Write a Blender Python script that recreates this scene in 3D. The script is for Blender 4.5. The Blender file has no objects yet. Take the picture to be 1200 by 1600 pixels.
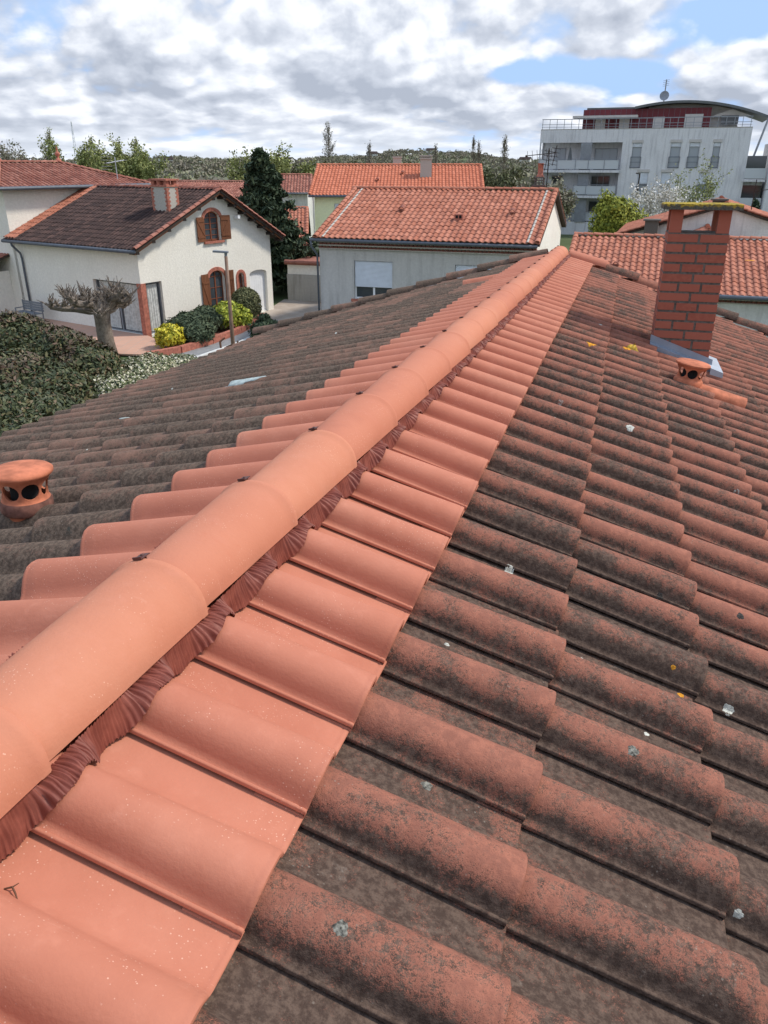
import bpy, bmesh, math, random
import numpy as np
from mathutils import Vector, Matrix, Euler
from mathutils.geometry import tessellate_polygon
from mathutils.bvhtree import BVHTree
R = math.radians
random.seed(7); rng = np.random.default_rng(7)
scene = bpy.context.scene
COL = scene.collection

# ------------------------------------------------------------------ camera, sky, sun, exposure
CAMZ = 7.0
cd = bpy.data.cameras.new('camera'); cam = bpy.data.objects.new('camera', cd); COL.objects.link(cam)
cam.location = (0, 0, CAMZ); cam.rotation_euler = (R(90 - 24.43), 0, 0)
cd.sensor_fit = 'VERTICAL'; cd.sensor_height = 36; cd.lens = 36 * 1200 / 1600
cd.clip_start = 0.05; cd.clip_end = 9000
scene.camera = cam
scene.view_settings.view_transform = 'Standard'; scene.view_settings.look = 'None'
scene.view_settings.exposure = 0.40; scene.view_settings.gamma = 1
SUN_AZ, SUN_EL = 80, 50            # degrees clockwise from the view direction (+Y), and above the horizon
sd = bpy.data.lights.new('sun', 'SUN'); sun = bpy.data.objects.new('sun', sd); COL.objects.link(sun)
sd.energy = 2.7; sd.angle = R(8); sd.color = (1.0, 0.93, 0.83)
_d = Vector((math.sin(R(SUN_AZ)) * math.cos(R(SUN_EL)), math.cos(R(SUN_AZ)) * math.cos(R(SUN_EL)), math.sin(R(SUN_EL))))
sun.rotation_euler = _d.to_track_quat('Z', 'Y').to_euler(); sun.location = (20, 0, 40)

class NT:
    """tiny node helper"""
    def __init__(s, tree): s.t = tree; s.n = tree.nodes; s.l = tree.links
    def new(s, typ, ins=None, **kw):
        n = s.n.new(typ)
        for k, v in kw.items(): setattr(n, k, v)
        for k, v in (ins or {}).items():
            if isinstance(v, bpy.types.NodeSocket): s.l.new(v, n.inputs[k])
            else: n.inputs[k].default_value = v
        return n
    def math(s, op, a, b=0.0, c=0.0, clamp=False):
        n = s.new('ShaderNodeMath', operation=op, use_clamp=clamp)
        for i, v in enumerate((a, b, c)):
            if isinstance(v, bpy.types.NodeSocket): s.l.new(v, n.inputs[i])
            else: n.inputs[i].default_value = v
        return n.outputs[0]
    def ramp(s, fac, stops):
        n = s.new('ShaderNodeValToRGB'); s.l.new(fac, n.inputs[0])
        e = n.color_ramp.elements
        while len(e) < len(stops): e.new(0.5)
        for el, (p, c) in zip(e, stops):
            el.position = p; el.color = (c, c, c, 1) if isinstance(c, (int, float)) else (*c, 1)
        return n.outputs[0]
    def step(s, v, lo, hi):
        n = s.new('ShaderNodeMapRange', interpolation_type='SMOOTHSTEP'); s.l.new(v, n.inputs[0])
        n.inputs[1].default_value = lo; n.inputs[2].default_value = hi
        return n.outputs[0]
    def mix(s, fac, a, b):
        n = s.new('ShaderNodeMix', data_type='RGBA')
        for k, v in ((0, fac), (6, a), (7, b)):
            if isinstance(v, bpy.types.NodeSocket): s.l.new(v, n.inputs[k])
            elif k == 0: n.inputs[0].default_value = v
            else: n.inputs[k].default_value = (*v, 1) if len(v) == 3 else v
        return n.outputs[2]
    def noise(s, vec, scale, detail=4, rough=.55, dist=0.0):
        n = s.new('ShaderNodeTexNoise', {'Scale': scale, 'Detail': detail, 'Roughness': rough, 'Distortion': dist})
        if vec is not None: s.l.new(vec, n.inputs['Vector'])
        return n.outputs['Fac']
    def voro(s, vec, scale, out='Distance', feature='F1'):
        n = s.new('ShaderNodeTexVoronoi', {'Scale': scale}, feature=feature)
        s.l.new(vec, n.inputs['Vector'])
        return n.outputs[out]
    def vec(s, x, y, z):
        n = s.new('ShaderNodeCombineXYZ')
        for i, v in enumerate((x, y, z)):
            if isinstance(v, bpy.types.NodeSocket): s.l.new(v, n.inputs[i])
            else: n.inputs[i].default_value = v
        return n.outputs[0]

world = bpy.data.worlds.new('World'); scene.world = world; world.use_nodes = True
w = NT(world.node_tree); w.n.clear()
sky = w.new('ShaderNodeTexSky', sky_type='NISHITA', sun_disc=False, sun_elevation=R(SUN_EL), sun_rotation=R(SUN_AZ))
sky.air_density = 1.0; sky.dust_density = 0.6; sky.ozone_density = 1.5
tc = w.new('ShaderNodeTexCoord'); sx = w.new('ShaderNodeSeparateXYZ'); w.l.new(tc.outputs['Generated'], sx.inputs[0])
az = w.math('ARCTAN2', sx.outputs[0], sx.outputs[1])
zc = w.math('MAXIMUM', sx.outputs[2], 0.0)
lz = w.math('LOGARITHM', w.math('ADD', zc, 0.035), math.e)      # clouds bunch up towards the horizon
def cloud(dx, dy):
    v = w.vec(w.math('ADD', w.math('MULTIPLY', az, 4.4), dx), w.math('ADD', w.math('MULTIPLY', lz, 1.05), dy), 3.7)
    a = w.noise(v, 1.15, 7, .56, .25)
    wob = w.new('ShaderNodeTexNoise', {'Scale': 5.0, 'Detail': 4.0}); w.l.new(v, wob.inputs['Vector'])
    sc_ = w.new('ShaderNodeVectorMath', operation='SCALE'); w.l.new(wob.outputs['Color'], sc_.inputs[0]); sc_.inputs['Scale'].default_value = .22
    ad = w.new('ShaderNodeVectorMath', operation='ADD'); w.l.new(v, ad.inputs[0]); w.l.new(sc_.outputs[0], ad.inputs[1])
    vo = w.new('ShaderNodeTexVoronoi', {'Scale': 2.3, 'Detail': 2.0, 'Roughness': .5}, feature='F1'); w.l.new(ad.outputs[0], vo.inputs['Vector'])
    return w.math('ADD', w.math('MULTIPLY', a, .80), w.math('MULTIPLY', w.math('SUBTRACT', .55, vo.outputs['Distance']), .30))
n0 = cloud(0, 0); n1 = cloud(0.05, 0.11)
big = w.noise(w.vec(w.math('MULTIPLY', az, 1.6), w.math('MULTIPLY', lz, 0.8), 9.1), 1.3, 3, .5)
def blob(a0, z0, ra, rz):       # where the cloud opens to blue: azimuth and height of the gap
    p = w.math('POWER', w.math('DIVIDE', w.math('SUBTRACT', az, a0), ra), 2)
    q = w.math('POWER', w.math('DIVIDE', w.math('SUBTRACT', zc, z0), rz), 2)
    return w.math('EXPONENT', w.math('MULTIPLY', w.math('ADD', p, q), -1.0))
gap = w.math('MAXIMUM', blob(0.20, 0.092, 0.12, 0.014), blob(0.42, 0.135, 0.16, 0.034))
gap = w.math('MAXIMUM', gap, w.math('MULTIPLY', blob(-0.21, 0.083, 0.05, 0.008), .3))
dens = w.math('SUBTRACT', w.math('ADD', w.math('MULTIPLY', n0, 1.0), w.math('MULTIPLY', big, .35)), w.math('MULTIPLY', gap, .42))
dens = w.math('SUBTRACT', dens, w.math('MULTIPLY', w.step(zc, .22, .7), .20))
mask = w.step(dens, .225, .395)
lit = w.math('ADD', w.math('MULTIPLY', w.math('SUBTRACT', n0, n1), 3.7), 0.66)
lit = w.math('SUBTRACT', lit, w.math('MULTIPLY', w.step(big, .40, .62), .34))
shade = w.math('MULTIPLY', lit, 1.0, clamp=True)
cl = w.ramp(shade, [(0.0, (3.6, 4.0, 4.8)), (.42, (5.2, 5.6, 6.4)), (.75, (7.2, 7.5, 8.1)), (1.0, (8.6, 8.75, 9.1))])
thin = w.mix(.22, w.mix(1.0, sky.outputs[0], (1.9, 3.9, 7.4)), (9.0, 9.4, 10.0))
skyc = w.mix(mask, thin, cl)
low = w.step(zc, 0.0, .05)
skyc = w.mix(low, w.mix(.55, skyc, (7.6, 8.1, 8.8)), skyc)
bg = w.new('ShaderNodeBackground', {'Strength': 0.1}); w.l.new(skyc, bg.inputs[0])
wo = w.new('ShaderNodeOutputWorld'); w.l.new(bg.outputs[0], wo.inputs[0])

# ------------------------------------------------------------------ materials
MATS = {}
def material(name, fn, rough=.85, spec=.3):
    m = bpy.data.materials.new(name); m.use_nodes = True
    t = NT(m.node_tree); b = m.node_tree.nodes['Principled BSDF']
    b.inputs['Roughness'].default_value = rough; b.inputs['Specular IOR Level'].default_value = spec
    fn(t, b); MATS[name] = m; return m
def setc(t, b, c):
    if isinstance(c, bpy.types.NodeSocket): t.l.new(c, b.inputs['Base Color'])
    else: b.inputs['Base Color'].default_value = (*c, 1)
def bump(t, b, h, strength=.3, dist=.01):
    n = t.new('ShaderNodeBump', {'Strength': strength, 'Distance': dist}); t.l.new(h, n.inputs['Height']); t.l.new(n.outputs[0], b.inputs['Normal'])
def obj_co(t): return t.new('ShaderNodeTexCoord').outputs['Object']
def attr(t, name='tp'):
    a = t.new('ShaderNodeAttribute', attribute_name=name); s = t.new('ShaderNodeSeparateColor'); t.l.new(a.outputs['Color'], s.inputs[0])
    return s.outputs
def plain(name, c, var=.12, scale=6, rough=.8, bstr=.15, bs=60, spec=.3, metal=0, bd=.005):
    def fn(t, b):
        co = obj_co(t); n = t.noise(co, scale, 5)
        lo = [x * (1 - var) for x in c]; hi = [min(1, x * (1 + var)) for x in c]
        setc(t, b, t.mix(t.step(n, .3, .7), lo, hi)); b.inputs['Metallic'].default_value = metal
        if bstr: bump(t, b, t.noise(co, bs, 3), bstr, bd)
    return material(name, fn, rough, spec)

def old_tile(name, red1, red2, dark1, dark2, thr, pan_pull):
    def fn(t, b):
        co = obj_co(t); A = attr(t); crown, along, rv = A[0], A[1], A[2]
        off = t.vec(t.math('MULTIPLY', rv, 7.0), 0.0, 0.0)
        add = t.new('ShaderNodeVectorMath', operation='ADD'); t.l.new(co, add.inputs[0]); t.l.new(off, add.inputs[1]); c2 = add.outputs[0]
        nb = t.noise(co, .9, 2, .5); nm = t.noise(c2, 13, 3, .6); ng = t.noise(c2, 42, 3, .7); nf = t.noise(co, 150, 3, .8); nff = t.noise(co, 600, 1, .6)
        def w8(x, k): return t.math('MULTIPLY', t.math('SUBTRACT', x, .5), k)
        s = w8(nm, 1.15)
        for x, k in ((ng, 1.0), (nf, 1.15), (nff, .7), (nb, 1.5), (rv, .34)): s = t.math('ADD', s, w8(x, k))
        s = t.math('ADD', s, t.math('MULTIPLY', t.step(crown, .25, .95), pan_pull))
        s = t.math('ADD', s, t.math('MULTIPLY', t.step(along, .86, 1.0), .13))
        s = t.math('ADD', s, t.math('MULTIPLY', t.step(t.math('SUBTRACT', 1.0, along), .72, .86), .10))
        m = t.step(s, thr - .27, thr + .22)
        red = t.mix(t.step(ng, .35, .65), red1, red2)
        dark = t.mix(t.step(t.noise(c2, 70, 3, .75), .36, .68), dark1, dark2)
        c = t.mix(t.math('MULTIPLY', m, .90), dark, red)
        stn = t.math('MULTIPLY', t.step(t.noise(c2, 7, 5, .8), .60, .74), t.math('SUBTRACT', 1.0, t.step(crown, .3, .9)))
        c = t.mix(t.math('MULTIPLY', t.math('MULTIPLY', stn, t.step(nf, .40, .62)), .55), c, (.36, .32, .27))
        # pale dust and tiny crust specks
        sp = t.voro(co, 75); wn = t.noise(co, 5, 2)
        spm = t.math('MULTIPLY', t.step(t.math('SUBTRACT', .16, sp), 0, .07), t.step(wn, .50, .66))
        c = t.mix(t.math('MULTIPLY', spm, .40), c, (.34, .30, .25))
        # lichen rosettes, sparse
        wv = t.new('ShaderNodeVectorMath', operation='ADD'); t.l.new(co, wv.inputs[0])
        wn3 = t.new('ShaderNodeTexNoise', {'Scale': 40.0, 'Detail': 3.0}); t.l.new(co, wn3.inputs['Vector'])
        sc = t.new('ShaderNodeVectorMath', operation='SCALE', ); t.l.new(wn3.outputs['Color'], sc.inputs[0]); sc.inputs['Scale'].default_value = .035
        t.l.new(sc.outputs[0], wv.inputs[1])
        vo = t.new('ShaderNodeTexVoronoi', {'Scale': 6.5}); t.l.new(wv.outputs[0], vo.inputs['Vector'])
        rc = t.new('ShaderNodeSeparateColor'); t.l.new(vo.outputs['Color'], rc.inputs[0])
        size = t.math('MULTIPLY', t.step(rc.outputs[0], .62, 1.0), .105)
        lm = t.step(t.math('SUBTRACT', size, vo.outputs['Distance']), 0, .02)
        lm = t.math('MULTIPLY', lm, t.step(t.noise(co, 130, 3, .7), .42, .60))
        c = t.mix(t.math('MULTIPLY', lm, .75), c, t.mix(t.step(rc.outputs[1], .55, .75), (.42, .43, .39), (.05, .055, .048)))
        setc(t, b, c)
        h = t.math('ADD', t.math('MULTIPLY', nf, .7), t.math('MULTIPLY', nm, .8))
        bump(t, b, h, .7, .004)
    return material(name, fn, .93, .2)
old_tile('old_tile_right', (.385, .148, .096), (.275, .108, .073), (.066, .043, .033), (.138, .094, .071), .36, .43)
old_tile('old_tile_left', (.30, .165, .115), (.21, .118, .086), (.076, .054, .040), (.170, .122, .090), .30, .14)

def new_tile(t, b, k1=(.445, .157, .095), k2=(.525, .200, .126)):
    co = obj_co(t); A = attr(t); rv = A[2]
    n = t.noise(co, 4, 5, .6); n2 = t.noise(co, 26, 4, .6)
    c = t.mix(t.step(n, .3, .7), k1, k2)
    c = t.mix(t.math('MULTIPLY', t.step(n2, .52, .72), .35), c, (.585, .240, .158))
    c = t.mix(t.math('MULTIPLY', t.step(t.noise(co, 1.7, 6, .7), .45, .75), .30), c, (.60, .30, .20))
    c = t.mix(t.math('MULTIPLY', rv, .55), c, (.46, .160, .10))
    sp = t.math('MULTIPLY', t.step(t.math('SUBTRACT', .20, t.voro(co, 150)), 0, .10), t.step(t.noise(co, 9, 3), .48, .62))
    c = t.mix(t.math('MULTIPLY', sp, .55), c, (.84, .55, .42))
    sc = t.math('MULTIPLY', t.step(t.noise(co, 3.3, 6, .75, 1.2), .62, .70), .35)
    c = t.mix(sc, c, (.50, .17, .10))
    mp = t.new('ShaderNodeMapping'); t.l.new(co, mp.inputs[0]); mp.inputs['Scale'].default_value = (5, 34, 5); mp.inputs['Rotation'].default_value = (0, 0, .5)
    scf = t.math('MULTIPLY', t.step(t.noise(mp.outputs[0], 2.2, 5, .75, .8), .63, .74), t.step(t.noise(co, 5, 2), .48, .62))
    c = t.mix(t.math('MULTIPLY', scf, .40), c, (.66, .36, .26))
    c = t.mix(t.math('MULTIPLY', t.step(t.noise(co, 2.4, 5, .7), .54, .70), .28), c, (.36, .125, .085))
    setc(t, b, c); bump(t, b, t.math('ADD', t.noise(co, 160, 3, .6), t.math('MULTIPLY', t.noise(co, 22, 3), .8)), .22, .003)
material('new_tile', new_tile, .78, .25)
material('new_ridge', lambda t, b: new_tile(t, b, (.520, .200, .118), (.570, .232, .140)), .85, .2)

def brick_mat(t, b):
    co = obj_co(t); rv = attr(t)[2]; n = t.noise(co, 30, 5, .6)
    st = t.new('ShaderNodeMapping'); t.l.new(co, st.inputs[0]); st.inputs['Scale'].default_value = (6, 6, 60)
    ns = t.noise(st.outputs[0], 1.5, 3)
    c = t.mix(rv, (.285, .082, .052), (.365, .116, .075)); c = t.mix(t.step(n, .35, .7), c, (.34, .105, .066))
    c = t.mix(t.math('MULTIPLY', t.step(ns, .6, .75), .35), c, (.32, .21, .13))
    setc(t, b, c); bump(t, b, t.noise(co, 200, 3), .15, .002)
material('brick_red', brick_mat, .75, .3)

def stucco(name, c, dirt, streak=0.0):
    def fn(t, b):
        co = obj_co(t); n = t.noise(co, 9, 6, .7); big = t.noise(co, .7, 4)
        mp = t.new('ShaderNodeMapping'); t.l.new(co, mp.inputs[0]); mp.inputs['Scale'].default_value = (2.6, 2.6, .25)
        st = t.noise(mp.outputs[0], 1.6, 5, .65)
        k = t.mix(t.step(n, .35, .7), [x * .93 for x in c], [min(.9, x * 1.05) for x in c])
        k = t.mix(t.math('MULTIPLY', t.step(big, .4, .75), .25), k, dirt)
        k = t.mix(t.math('MULTIPLY', t.step(st, .46, .70), streak), k, dirt)
        setc(t, b, k); bump(t, b, t.noise(co, 14, 5, .7), .6, .03)
    return material(name, fn, .92, .15)
stucco('stucco_cream', (.84, .81, .73), (.66, .62, .54), .12)
stucco('stucco_grey', (.55, .535, .51), (.36, .35, .335), .6)
stucco('stucco_yellow', (.80, .84, .55), (.70, .72, .48), .1)
stucco('stucco_white', (.74, .74, .71), (.40, .40, .38), .45)
stucco('render_apartment', (.70, .705, .72), (.44, .44, .46), .70)
stucco('concrete', (.42, .40, .36), (.24, .23, .20), .6)
def clay_roof(name, c1, c2, dk, amt):
    def fn(t, b):
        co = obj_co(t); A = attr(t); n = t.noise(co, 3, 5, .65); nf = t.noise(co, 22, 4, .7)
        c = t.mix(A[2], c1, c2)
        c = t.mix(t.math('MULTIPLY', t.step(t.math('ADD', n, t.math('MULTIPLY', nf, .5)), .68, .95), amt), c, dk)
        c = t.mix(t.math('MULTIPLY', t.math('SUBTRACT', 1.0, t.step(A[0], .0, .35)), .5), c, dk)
        setc(t, b, c)
    return material(name, fn, .9, .2)
clay_roof('clay_orange', (.39, .140, .085), (.51, .210, .138), (.19, .080, .058), .55)
clay_roof('clay_bright', (.47, .150, .083), (.58, .205, .122), (.38, .12, .07), .35)
clay_roof('clay_brown', (.055, .037, .034), (.115, .070, .060), (.035, .026, .026), .6)
clay_roof('clay_mixed', (.27, .100, .072), (.42, .190, .140), (.12, .055, .045), .6)
plain('clay_red', (.40, .145, .10), .25, 9)
plain('mortar', (.125, .112, .098), .3, 40, .95, .5, 120)
plain('mortar_light', (.45, .42, .37), .25, 40, .95)
plain('roof_under', (.06, .045, .035), .2)
plain('zinc', (.27, .31, .37), .15, 5, .45, .05, 30, .5, .3)
plain('zinc_light', (.40, .44, .49), .1, 5, .5, .05, 30, .5, .2)
plain('gutter_metal', (.115, .13, .155), .1, 5, .5, .0)
plain('galvanised', (.30, .33, .36), .2, 8, .5, .1)
plain('clip_metal', (.085, .028, .022), .2, 20, .5, .0, spec=.5)
plain('timber_dark', (.035, .026, .022), .2)
def shutter(t, b):
    co = obj_co(t); mp = t.new('ShaderNodeMapping'); t.l.new(co, mp.inputs[0]); mp.inputs['Scale'].default_value = (14, 14, 1)
    setc(t, b, t.mix(t.noise(mp.outputs[0], 1, 4), (.115, .042, .020), (.25, .100, .048)))
material('shutter_wood', shutter, .6, .3)
plain('door_red_wood', (.20, .065, .032), .25, 4, .6)
plain('white_paint', (.80, .81, .82), .04, 4, .5, .0)
plain('roller_white', (.66, .70, .76), .04, 4, .5, .0)
plain('curtain', (.50, .51, .49), .2, 8, .9, .0)
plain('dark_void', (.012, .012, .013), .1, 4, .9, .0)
plain('vent_clay', (.50, .165, .088), .30, 14, .85, .3, 60)
plain('vent_soot', (.17, .075, .055), .45, 22, .9, .4, 60)
plain('steel_grey', (.20, .215, .235), .1, 5, .5, .0)
plain('post_brown', (.20, .125, .09), .2, 5, .6, .0)
plain('lichen_white', (.50, .50, .44), .3, 90, .95, .8, 160)
plain('lichen_orange', (.62, .27, .025), .4, 70, .95, .8, 160)
plain('lichen_yellow', (.50, .32, .05), .5, 60, .95, .8, 160)
plain('lichen_spot', (.17, .165, .14), .75, 150, .95, .8, 160)
plain('lichen_dark', (.05, .045, .04), .4, 90, .95, .8, 160)
plain('leaf_dry', (.60, .30, .04), .3, 30, .8, .2)
plain('mortar_patch', (.40, .46, .44), .25, 30, .6, .3)
plain('twig_brown', (.12, .06, .035), .2)
plain('cladding_maroon', (.135, .022, .030), .08, 3, .5, .0)
plain('roof_metal', (.125, .135, .138), .1, 3, .5, .0)
plain('panel_beige', (.52, .50, .48), .06, 3, .7, .0)
plain('rail_grey', (.27, .29, .32), .1, 3, .5, .0)
plain('asphalt', (.24, .24, .24), .15, 5, .95, .3)
plain('kerb_white', (.60, .59, .56), .12, 5)
plain('earth_red', (.26, .105, .07), .25, 8)
def glass(t, b):
    b.inputs['Base Color'].default_value = (.05, .06, .07, 1); b.inputs['Roughness'].default_value = .06
    b.inputs['Specular IOR Level'].default_value = .8
material('glass_dark', glass, .06, .8)
def glass2(t, b):
    b.inputs['Base Color'].default_value = (.30, .34, .38, 1); b.inputs['Roughness'].default_value = .15
material('glass_light', glass2, .15, .8)
def bal(t, b):
    b.inputs['Base Color'].default_value = (.50, .54, .57, 1); b.inputs['Roughness'].default_value = .25
material('balustrade_glass', bal, .25, .6)
def paving(t, b):
    co = obj_co(t); br = t.new('ShaderNodeTexBrick', {'Scale': 1.0, 'Mortar Size': .012, 'Brick Width': .45, 'Row Height': .45, 'Color1': (.56, .33, .24, 1), 'Color2': (.50, .30, .22, 1), 'Mortar': (.42, .33, .27, 1)}, offset=0)
    t.l.new(co, br.inputs[0]); setc(t, b, br.outputs[0])
material('terrace_tiles', paving, .8)
def drive(t, b):
    co = obj_co(t); n = t.noise(co, .9, 6, .65); n2 = t.noise(co, 20, 4)
    setc(t, b, t.mix(t.step(n2, .4, .7), t.mix(t.step(n, .35, .65), (.30, .235, .18), (.44, .375, .31)), (.40, .34, .29)))
material('driveway', drive, .95)
def terrain(t, b):
    co = obj_co(t); n = t.noise(co, .012, 6, .6); n2 = t.noise(co, .3, 5)
    c = t.mix(t.step(n, .4, .6), (.055, .085, .028), (.12, .14, .06))
    c = t.mix(t.math('MULTIPLY', t.step(n2, .5, .75), .5), c, (.16, .15, .09)); setc(t, b, c)
material('terrain', terrain, .95)
def leafm(name, stops, rough=.55, spec=.35):
    def fn(t, b):
        rv = attr(t)[2]; c = t.ramp(rv, stops); setc(t, b, c)
        b.inputs['Transmission Weight'].default_value = 0
    return material(name, fn, rough, spec)
leafm('leaf_photinia', [(0, (.030, .042, .017)), (.5, (.062, .078, .029)), (.78, (.115, .115, .045)), (1, (.150, .090, .050))])
leafm('leaf_photinia_red', [(0, (.055, .048, .028)), (.5, (.12, .070, .045)), (1, (.10, .10, .045))])
leafm('leaf_blossom_hedge', [(0, (.07, .10, .035)), (.42, (.15, .17, .075)), (.60, (.40, .37, .24)), (1, (.66, .62, .48))], .8)
leafm('leaf_yellow', [(0, (.22, .24, .02)), (.5, (.55, .48, .03)), (1, (.78, .66, .08))])
leafm('leaf_lime', [(0, (.14, .19, .02)), (.5, (.33, .38, .035)), (1, (.50, .50, .07))])
leafm('leaf_juniper', [(0, (.030, .048, .026)), (.6, (.065, .090, .048)), (1, (.115, .14, .075))], .8)
leafm('leaf_olive', [(0, (.060, .068, .028)), (.6, (.12, .13, .06)), (1, (.20, .19, .09))], .8)
leafm('leaf_conifer', [(0, (.018, .036, .018)), (.6, (.036, .060, .028)), (1, (.075, .105, .050))], .7)
leafm('leaf_spring', [(0, (.10, .13, .02)), (.5, (.24, .27, .035)), (1, (.40, .40, .06))], .8)
leafm('leaf_willow', [(0, (.14, .16, .05)), (.5, (.24, .27, .09)), (1, (.36, .38, .15))], .8)
leafm('leaf_bush_dark', [(0, (.025, .042, .016)), (.6, (.055, .080, .028)), (1, (.10, .12, .045))], .7)
leafm('leaf_wood', [(0, (.17, .15, .12)), (.4, (.23, .21, .155)), (.7, (.22, .235, .14)), (1, (.36, .33, .26))], .9)  # bare-wood browns, with distance haze mixed into the colour
leafm('petal_white', [(0, (.30, .29, .22)), (.45, (.62, .60, .54)), (1, (.86, .84, .80))], .8)
leafm('twig_grey', [(0, (.11, .085, .065)), (1, (.22, .18, .14))], .9)
leafm('twig_pale', [(0, (.30, .27, .17)), (1, (.50, .45, .26))], .9)
def bark(t, b):
    co = obj_co(t); n = t.noise(co, 6, 6, .7)
    setc(t, b, t.mix(t.step(n, .3, .7), (.115, .090, .070), (.27, .225, .185))); bump(t, b, t.noise(co, 18, 5, .7), .8, .03)
material('bark', bark, .95)
def pleat(t, b):
    co = obj_co(t); setc(t, b, t.mix(t.step(t.noise(co, 30, 4), .35, .7), (.185, .048, .032), (.26, .075, .050)))
material('pleated_foil', pleat, .55, .35)

# ------------------------------------------------------------------ mesh builder and tagging
class MB:
    def __init__(s): s.v = []; s.f = []; s.m = []; s.a = []; s.useattr = False
    def add(s, vs, fs, mi=0, at=None):
        o = len(s.v); s.v.extend([tuple(v) for v in vs]); s.f.extend([tuple(o + i for i in f) for f in fs]); s.m.extend([mi] * len(fs))
        if at is None: s.a.extend([(.5, .5, .5)] * len(vs))
        elif isinstance(at, tuple): s.a.extend([at] * len(vs)); s.useattr = True
        else: s.a.extend(at); s.useattr = True
        return s
    def box(s, x0, x1, y0, y1, z0, z1, mi=0, M=None, at=None):
        vs = [(x, y, z) for x in (x0, x1) for y in (y0, y1) for z in (z0, z1)]
        if M is not None: vs = [tuple(M @ Vector(v)) for v in vs]
        return s.add(vs, [(0, 1, 3, 2), (4, 6, 7, 5), (0, 4, 5, 1), (2, 3, 7, 6), (0, 2, 6, 4), (1, 5, 7, 3)], mi, at)
    def extrude(s, pts, d, mi=0, at=None):
        n = len(pts); P = [Vector(p) for p in pts]; D = Vector(d)
        return s.add(P + [p + D for p in P], [tuple(range(n))[::-1], tuple(range(n, 2 * n))] + [(i, (i + 1) % n, n + (i + 1) % n, n + i) for i in range(n)], mi, at)
    def tube(s, pts, rad, n=8, mi=0, at=None, cap=True):
        P = [Vector(p) for p in pts]; rs = rad if isinstance(rad, (list, tuple)) else [rad] * len(P)
        vs = []; up = None
        for i, p in enumerate(P):
            t = (P[min(i + 1, len(P) - 1)] - P[max(i - 1, 0)]).normalized()
            if up is None: up = t.orthogonal().normalized()
            up = (up - t * up.dot(t)).normalized(); b = t.cross(up)
            for k in range(n):
                a = 2 * math.pi * k / n; vs.append(p + (up * math.cos(a) + b * math.sin(a)) * rs[i])
        fs = [(i * n + k, i * n + (k + 1) % n, (i + 1) * n + (k + 1) % n, (i + 1) * n + k) for i in range(len(P) - 1) for k in range(n)]
        if cap: fs += [tuple(range(n))[::-1], tuple(range((len(P) - 1) * n, len(P) * n))]
        return s.add(vs, fs, mi, at)
    def lathe(s, prof, c=(0, 0, 0), n=24, mi=0, M=None):
        vs = [(c[0] + r * math.cos(2 * math.pi * k / n), c[1] + r * math.sin(2 * math.pi * k / n), c[2] + z) for r, z in prof for k in range(n)]
        if M is not None: vs = [tuple(M @ Vector(v)) for v in vs]
        fs = [(i * n + k, i * n + (k + 1) % n, (i + 1) * n + (k + 1) % n, (i + 1) * n + k) for i in range(len(prof) - 1) for k in range(n)]
        return s.add(vs, fs, mi)
    def build(s, name, mats, parent=None, smooth=False, sharp=None, recalc=False):
        me = bpy.data.meshes.new(name); me.from_pydata(s.v, [], s.f)
        for m in (mats if isinstance(mats, (list, tuple)) else [mats]): me.materials.append(MATS[m])
        me.polygons.foreach_set('material_index', s.m)
        if s.useattr:
            ca = me.color_attributes.new('tp', 'FLOAT_COLOR', 'POINT')
            ca.data.foreach_set('color', np.hstack([np.array(s.a, 'f'), np.ones((len(s.a), 1), 'f')]).ravel())
        if smooth: me.polygons.foreach_set('use_smooth', [True] * len(s.f))
        if sharp: me.set_sharp_from_angle(angle=R(sharp))
        me.update()
        if recalc:
            bm = bmesh.new(); bm.from_mesh(me); bmesh.ops.recalc_face_normals(bm, faces=bm.faces); bm.to_mesh(me); bm.free()
        o = bpy.data.objects.new(name, me); COL.objects.link(o)
        if parent is not None: o.parent = parent
        return o
def tag(o, label, cat, group=None, kind=None):
    if label: o['label'] = label
    if cat: o['category'] = cat
    if group: o['group'] = group
    if kind: o['kind'] = kind
    return o
def thing(name, loc, rz, label, cat, group=None):
    o = bpy.data.objects.new(name, None); COL.objects.link(o); o.location = loc; o.rotation_euler = (0, 0, rz); o.empty_display_size = .3
    return tag(o, label, cat, group)
def struct(o): o['kind'] = 'structure'; return o

def wall_face(mb, o, u, n, outer, holes=(), depth=.18, mi=0, mr=0):
    """flat wall with openings: o origin, u horizontal unit, n outward normal, z up"""
    o, u, n = Vector(o), Vector(u), Vector(n); z = Vector((0, 0, 1))
    P = lambda q, dd=0: o + u * q[0] + z * q[1] - n * dd
    loops = [[Vector((a, b, 0)) for a, b in outer]] + [[Vector((a, b, 0)) for a, b in h] for h in holes]
    flat = [q for l in loops for q in l]
    tris = tessellate_polygon(loops)
    want = u.cross(z).dot(n) > 0
    fs = []
    for t_ in tris:
        a, b, c = [flat[i] for i in t_]
        ccw = (b - a).cross(c - a).z > 0
        fs.append(tuple(t_) if ccw == want else tuple(t_)[::-1])
    mb.add([P((q.x, q.y)) for q in flat], fs, mi)
    for h in holes:
        k = len(h)
        mb.add([P(q) for q in h] + [P(q, depth) for q in h], [(i, (i + 1) % k, k + (i + 1) % k, k + i) for i in range(k)], mr)
def rect(a0, a1, z0, z1): return [(a0, z0), (a1, z0), (a1, z1), (a0, z1)]
def arch(a0, a1, z0, zs, rise, n=8):
    c = (a0 + a1) / 2; hw = (a1 - a0) / 2
    return [(a0, z0), (a1, z0)] + [(c + hw * math.cos(math.pi * k / n), zs + rise * math.sin(math.pi * k / n)) for k in range(n + 1)]
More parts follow.
